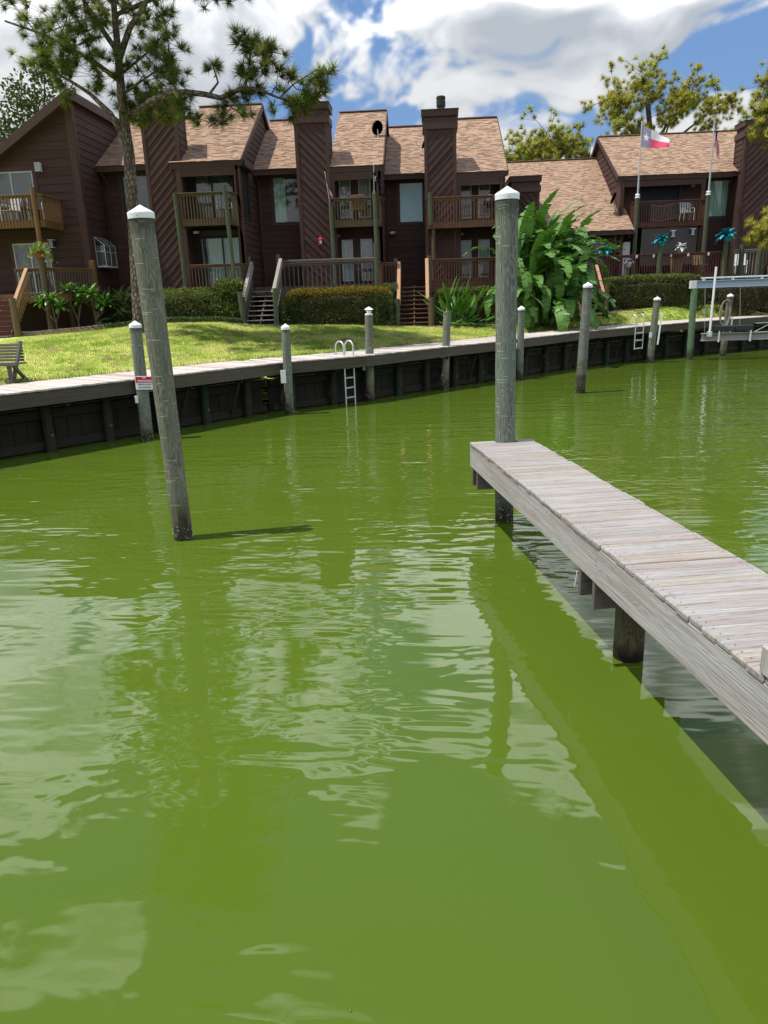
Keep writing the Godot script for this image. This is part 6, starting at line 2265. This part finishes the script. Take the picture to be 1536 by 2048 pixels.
func make_lift() -> void:
	var t := thing("boat_lift", "boat lift with pale blue top beam on a green post, cradle hanging over the water", "boat lift", Vector3(11.5, 0, -32.7))
	piling_part(t, Vector3(11.48, 0, -32.85), Vector3(11.45, 2.97, -32.85), 0.135)
	var b := MB.new()
	b.bb(Vector3(11.3, 2.97, -32.97), Vector3(16.5, 3.00, -32.77), 0.003)
	b.bb(Vector3(11.3, 3.24, -32.97), Vector3(16.5, 3.27, -32.77), 0.003)
	b.bb(Vector3(11.31, 3.0, -32.875), Vector3(16.5, 3.24, -32.855))
	obj("top_beam", b, M.grey_paint, t)
	b = MB.new()
	b.bb(Vector3(11.26, 2.96, -32.98), Vector3(11.5, 3.28, -32.75), 0.006)
	obj("end_cap", b, M.off_white, t)
	b = MB.new()
	b.tube([Vector3(11.7, 3.37, -32.87), Vector3(16.5, 3.37, -32.87)], [0.035], 10)
	obj("drive_shaft", b, M.alu, t)
	for x in [11.8, 13.0, 14.2]:
		b = MB.new()
		b.bb(Vector3(x - 0.05, 3.272, -32.92), Vector3(x + 0.05, 3.36, -32.82))
		obj("shaft_mount", b, M.alu, t)
	b = MB.new()
	b.bb(Vector3(11.75, 0.80, -32.55), Vector3(16.5, 0.84, -32.25), 0.003)
	b.bb(Vector3(11.75, 1.09, -32.55), Vector3(16.5, 1.12, -32.25), 0.003)
	b.bb(Vector3(11.75, 0.84, -32.41), Vector3(16.5, 1.09, -32.39))
	obj("cradle_beam", b, M.shade_metal, t)
	b = MB.new()
	for q in [[12.15, 13.05], [13.08, 13.8]]:
		b.bb(Vector3(q[0], 1.18, -32.5), Vector3(q[1], 1.42, -32.2), 0.03)
	obj("bunk", b, M.dark_metal, t)
	for x in [12.4, 13.7]:
		b = MB.new()
		b.bb(Vector3(x - 0.03, 0.75, -32.24), Vector3(x + 0.03, 1.2, -32.2))
		obj("bunk_bracket", b, M.off_white, t)
	b = MB.new()
	b.bar(Vector3(13.9, 1.14, -32.3), Vector3(14.6, 1.50, -32.3), 0.03, 0.03)
	b.bar(Vector3(13.9, 1.48, -32.3), Vector3(15.6, 1.52, -32.3), 0.03, 0.03)
	obj("brace", b, M.alu, t)
	b = MB.new()
	b.tube([Vector3(12.0, 1.05, -32.2), Vector3(12.03, 3.74, -32.2)], [0.045], 12)
	b.lathe(Transform3D(Basis(), Vector3(12.03, 3.72, -32.2)), [Vector2(0.05, 0), Vector2(0.05, 0.06), Vector2(0, 0.07)], 12)
	obj("guide_pole", b, M.white, t)
	b = MB.new()
	b.bb(Vector3(11.9, 0.98, -32.28), Vector3(12.1, 1.2, -32.16), 0.01)
	obj("pole_foot", b, M.alu, t)
	for x in [11.85, 13.3]:
		b = MB.new()
		b.tube([Vector3(x, 3.0, -32.75), Vector3(x + 0.02, 1.1, -32.4)], [0.006], 4)
		obj("cable", b, M.steel, t)

func piling_part(t: Node3D, base: Vector3, top: Vector3, r: float) -> void:
	var b := MB.new()
	var path := []
	for i in 12: path.append(base.lerp(top, i / 11.0))
	path.push_front(base - Vector3(0, 0.5, 0))
	b.tube(path, [r], 18)
	for i in b.V.size():
		if b.V[i].y < 0.3: b.C[i] = Color(0.4, 0.36, 0.3)
	obj("post", b, M.pile_green, t)

func ornament(label: String, at: Vector3, foot: float, m: Material, size: float, n := 22, post := true) -> void:
	var t := thing("metal_plant", label, "ornament", Vector3(at.x, foot, at.z), "")
	if post:
		round_post(t, Vector3(at.x - 0.04, foot, at.z), at.y - 0.22, 0.125, M.post_round)
	var b := MB.new()
	b.lathe(Transform3D(Basis(), at - Vector3(0, 0.24, 0)), [Vector2(0, 0), Vector2(0.12, 0), Vector2(0.22, 0.24), Vector2(0.20, 0.25), Vector2(0, 0.2)], 14)
	obj("pot", b, M.teal if m == M.teal else M.steel, t)
	rosette(t, "leaf", at, [strap_leaf(0.62 * size, 0.085 * size, 1.5), strap_leaf(0.52 * size, 0.075 * size, 1.0)], n + 10, 0.3, 1.5, m, 0.8, 1.15)

func chair(label: String, at: Vector3, turn: float, m: Material, sling: Material, metal := true) -> void:
	var t := thing("chair", label, "chair", at)
	t.rotation.y = turn
	var x := t.global_transform
	for s in [-0.27, 0.27]:
		var b := MB.new()
		b.tube([x * Vector3(s, 0, 0.26), x * Vector3(s, 0.62, 0.24), x * Vector3(s, 0.66, 0.1), x * Vector3(s, 0.63, -0.24)], [0.016], 7)
		obj("arm", b, m, t)
		b = MB.new()
		b.tube([x * Vector3(s, 0, -0.3), x * Vector3(s, 0.42, -0.2), x * Vector3(s, 0.98, -0.36)], [0.016], 7)
		obj("leg", b, m, t)
	var b := MB.new()
	b.box(x * Transform3D(Basis(), Vector3(0, 0.41, 0.02)), Vector3(0.54, 0.03, 0.5), 0.01)
	obj("seat", b, sling, t)
	b = MB.new()
	b.box(x * Transform3D(Basis(Vector3.RIGHT, -0.27), Vector3(0, 0.70, -0.27)), Vector3(0.54, 0.58, 0.025), 0.01)
	obj("backrest", b, sling, t)

func make_small() -> void:
	ladder("shiny white metal ladder with hooped handrails at the finial piling", Vector3(-2.17, 0, -20.92), Vector3(0.66, 0, -0.75).normalized(), 1.80, -0.15, 0.36, [0.22, 0.5, 0.78, 1.06], false)
	ladder("short wide grey ladder with hooped handrails near the boat lift", Vector3(8.95, 0, -31.75), Vector3(0.84, 0, -0.54).normalized(), 2.0, 0.58, 0.48, [0.62, 0.95, 1.25], true)
	make_bench()
	make_lift()
	make_flags()
	lantern(Vector3(-15.2, 8.42, -30.72), "white lantern beside the upper door of the leftmost townhouse")
	lantern(Vector3(-15.12, 5.56, -30.72), "dim lantern beside the lower door of the leftmost townhouse", "dark")
	dish(Vector3(-1.98, 10.36, -36.0), Vector3(-0.35, 0.45, -0.9), "round grey satellite dish near the right gable edge of the middle roof", Vector3(-1.95, 9.85, -35.85))
	dish(Vector3(0.16, 10.0, -37.6), Vector3(-0.9, 0.5, -0.25), "satellite dish half hidden behind the flued chimney", Vector3(0.2, 9.45, -37.7))
	dish(Vector3(10.15, 7.75, -42.4), Vector3(-0.95, 0.4, 0.12), "dark satellite dish seen edge-on by the far right house wall", Vector3(10.42, 7.22, -42.9))
	# leaves, needles and foam flecks afloat
	var fts := []
	var fcs := []
	for k in 150:
		var x := R(-9, 9)
		var z := R(-21, -2.2)
		if rng.randf() < 0.5:
			var e := edge_at(R(8.0, 26.0))
			x = e[0].x + R(0.2, 1.6)
			z = e[0].z + R(0.5, 1.8)
		var s := R(0.15, 0.5)
		fts.append(Transform3D(Basis(Vector3.UP, R(0, TAU)) * Basis(Vector3.RIGHT, PI / 2).scaled(Vector3(s, s, s)), Vector3(x, 0.006, z)))
		fcs.append(Color(7, 6, 9) * R(0.4, 1.0) if rng.randf() < 0.5 else Color(3.0, 1.6, 0.8))
	tag(scatter("floating_flecks", leaf_card(0.024, 0.062), M.leaf, null, fts, fcs), "small leaves and pale flecks floating on the green water", "flecks")
	# bird house on the chimney boards
	var t := thing("bird_feeder", "red bird feeder hanging on the falling diagonal boards", "bird feeder", Vector3(-4.44, 5.3, -33.25))
	var b := MB.new()
	b.lathe(Transform3D(Basis(), Vector3(-4.44, 5.3, -33.2)), [Vector2(0, 0), Vector2(0.13, 0.0), Vector2(0.13, 0.04), Vector2(0.07, 0.05), Vector2(0.07, 0.07)], 12)
	b.lathe(Transform3D(Basis(), Vector3(-4.44, 5.52, -33.2)), [Vector2(0.13, -0.005), Vector2(0.13, 0.02), Vector2(0.04, 0.07), Vector2(0.0, 0.14)], 12)
	obj("tray_and_roof", b, M.red, t)
	b = MB.new()
	b.lathe(Transform3D(Basis(), Vector3(-4.44, 5.36, -33.2)), [Vector2(0.065, 0), Vector2(0.065, 0.16)], 12)
	obj("tube", b, M.off_white, t)
	t = thing("bird_house", "small tan wooden bird house hanging by the far right chimney", "bird house", Vector3(16.45, 5.7, -42.6))
	b = MB.new()
	b.bb(Vector3(16.34, 5.7, -42.75), Vector3(16.58, 5.92, -42.5), 0.01)
	obj("box", b, M.tan_wood, t)
	b = MB.new()
	b.bar(Vector3(16.28, 5.90, -42.62), Vector3(16.46, 6.04, -42.62), 0.32, 0.02)
	b.bar(Vector3(16.46, 6.04, -42.62), Vector3(16.64, 5.90, -42.62), 0.32, 0.02)
	b.tube([Vector3(16.46, 6.03, -42.62), Vector3(16.5, 6.2, -42.8)], [0.01], 5)
	obj("roof", b, M.orange_wood, t)
	b = MB.new()
	b.lathe(Transform3D(Basis(Vector3.RIGHT, PI / 2), Vector3(16.46, 5.82, -42.5)), [Vector2(0.04, 0), Vector2(0.04, 0.006), Vector2(0, 0.006)], 12)
	obj("entrance", b, M.black, t)
	# metal agaves and pots along the right deck
	ornament("turquoise metal agave on a round post, left of the white one", Vector3(11.86, 5.32, -39.2), 2.1, M.teal, 1.0)
	ornament("turquoise metal agave on a tall round post at the right end of the deck", Vector3(15.06, 5.42, -39.2), 2.0, M.teal, 1.15, 24)
	ornament("white silver metal agave on the deck rail beside a tan planter", Vector3(13.05, 5.0, -39.8), 3.76, M.white, 0.75, 10, false)
	ornament("blue metal agave peeping out between banana leaves and wall", Vector3(9.3, 5.0, -39.7), 2.2, M.teal, 0.9, 18)
	ornament("small blue flower ornament at the tip of the banana leaves", Vector3(10.2, 4.35, -38.9), 2.2, M.steel, 0.6, 14, true)
	t = thing("planter_box", "tall tan planter box on the right deck under the white agave", "planter", Vector3(12.9, 3.75, -39.9))
	b = MB.new()
	b.prism([Vector3(12.72, 3.76, -39.75), Vector3(13.1, 3.76, -39.75), Vector3(13.18, 4.62, -39.7), Vector3(12.64, 4.62, -39.7)], [Vector3(12.72, 3.76, -40.1), Vector3(13.1, 3.76, -40.1), Vector3(13.18, 4.62, -40.15), Vector3(12.64, 4.62, -40.15)], Vector3.BACK)
	obj("box", b, M.wicker, t)
	b = MB.new()
	b.bb(Vector3(12.62, 4.60, -40.17), Vector3(13.2, 4.66, -39.68), 0.01)
	obj("rim", b, M.tan_wood, t)
	# hanging basket before the dark door
	t = thing("hanging_basket", "round hanging basket of yellow green leaves before the dark low door", "hanging basket", Vector3(10.1, 5.3, -41.2))
	b = MB.new()
	b.lathe(Transform3D(Basis(), Vector3(10.1, 5.1, -41.2)), [Vector2(0, 0), Vector2(0.16, 0.05), Vector2(0.2, 0.2), Vector2(0, 0.2)], 14)
	b.tube([Vector3(10.1, 5.2, -41.2), Vector3(10.1, 5.95, -41.2)], [0.008], 4)
	obj("basket", b, M.rope, t)
	var ts := []
	var cs := []
	for k in 260:
		var v := Vector3(rng.randfn(0, 0.2), rng.randfn(0, 0.22), rng.randfn(0, 0.2))
		ts.append(aim(v, Vector3(10.1, 5.3, -41.2) + v, R(0.7, 1.2)))
		cs.append(Color(3.2, 2.0, 1.6) * R(0.5, 1.1))
	scatter("leaves", leaf_card(0.03, 0.08), M.leaf, t, ts, cs)
	# furniture on the balconies
	chair("metal sling chair on the leftmost balcony, at the right by the corner", Vector3(-15.2, 6.34, -29.9), 0.4, M.off_white, M.bronze)
	chair("metal sling chair on the leftmost balcony, left of the tan post", Vector3(-16.2, 6.34, -29.9), -0.3, M.off_white, M.dish)
	chair("pale chair behind the balcony rail of the house with the pine", Vector3(-8.15, 6.32, -31.7), 0.5, M.off_white, M.blind)
	chair("brown wicker chair turned away on the balcony of the middle house", Vector3(-2.75, 6.26, -33.5), PI, M.wicker, M.wicker)
	chair("brown sling chair on the right deck beside a flag post", Vector3(14.2, 3.76, -40.2), 0.3, M.bronze, M.wicker)
	chair("white slatted chair on the grey railed deck at the right edge", Vector3(16.3, 3.66, -40.4), -0.2, M.white, M.off_white)
	chair("light chair on the upper right balcony behind the net", Vector3(14.0, 6.46, -42.2), 0.1, M.off_white, M.blind)
	t = thing("patio_table", "low dark patio table before the lower doors of the middle house", "table", Vector3(-2.6, 3.62, -33.3))
	b = MB.new()
	b.bb(Vector3(-3.1, 4.22, -33.55), Vector3(-2.2, 4.26, -33.05), 0.01)
	obj("table_top", b, M.bronze, t)
	for x in [-3.05, -2.25]:
		for z in [-33.5, -33.1]:
			b = MB.new()
			b.bb(Vector3(x - 0.02, 3.62, z - 0.02), Vector3(x + 0.02, 4.22, z + 0.02))
			obj("leg", b, M.bronze, t)
	# grill on the balcony with the blinds
	t = thing("grill", "black kettle grill on the balcony beside the white blinds", "grill", Vector3(2.95, 6.17, -34.7))
	b = MB.new()
	b.lathe(Transform3D(Basis(), Vector3(2.95, 6.86, -34.7)), [Vector2(0, -0.2), Vector2(0.18, -0.14), Vector2(0.28, 0.0), Vector2(0.27, 0.1), Vector2(0.16, 0.22), Vector2(0.0, 0.25)], 18)
	obj("kettle", b, M.black, t)
	b = MB.new()
	b.tube([Vector3(2.85, 7.12, -34.6), Vector3(2.88, 7.2, -34.6), Vector3(3.02, 7.2, -34.6), Vector3(3.05, 7.12, -34.6)], [0.012], 6)
	obj("handle", b, M.alu, t)
	for k in 3:
		var a := TAU * k / 3 + 0.5
		b = MB.new()
		b.tube([Vector3(2.95 + 0.14 * cos(a), 6.72, -34.7 + 0.14 * sin(a)), Vector3(2.95 + 0.28 * cos(a), 6.17, -34.7 + 0.28 * sin(a))], [0.014], 6)
		obj("leg", b, M.dark_metal, t)


func _ready() -> void:
	rng.seed = 20240
	make_light()
	make_materials()
	edge = [Vector3(-13.5, 1.36, -6.5), Vector3(-8.2, 1.36, -13.55), Vector3(-6.36, 1.37, -16.0), Vector3(-3.85, 1.38, -19.45), Vector3(-1.66, 1.385, -21.15), Vector3(0.48, 1.40, -23.6), Vector3(2.40, 1.42, -25.6), Vector3(4.75, 1.45, -28.2), Vector3(6.45, 1.48, -30.0), Vector3(9.75, 1.52, -32.7), Vector3(12.35, 1.555, -34.55), Vector3(16.9, 1.59, -37.4), Vector3(30, 1.6, -45)]
	make_water()
	make_ground()
	make_boardwalk()
	make_pilings()
	make_pier()
	house_a()
	house_b()
	house_c()
	house_d()
	house_e()
	house_f()
	make_decks()
	make_plants()
	make_trees()
	make_small()
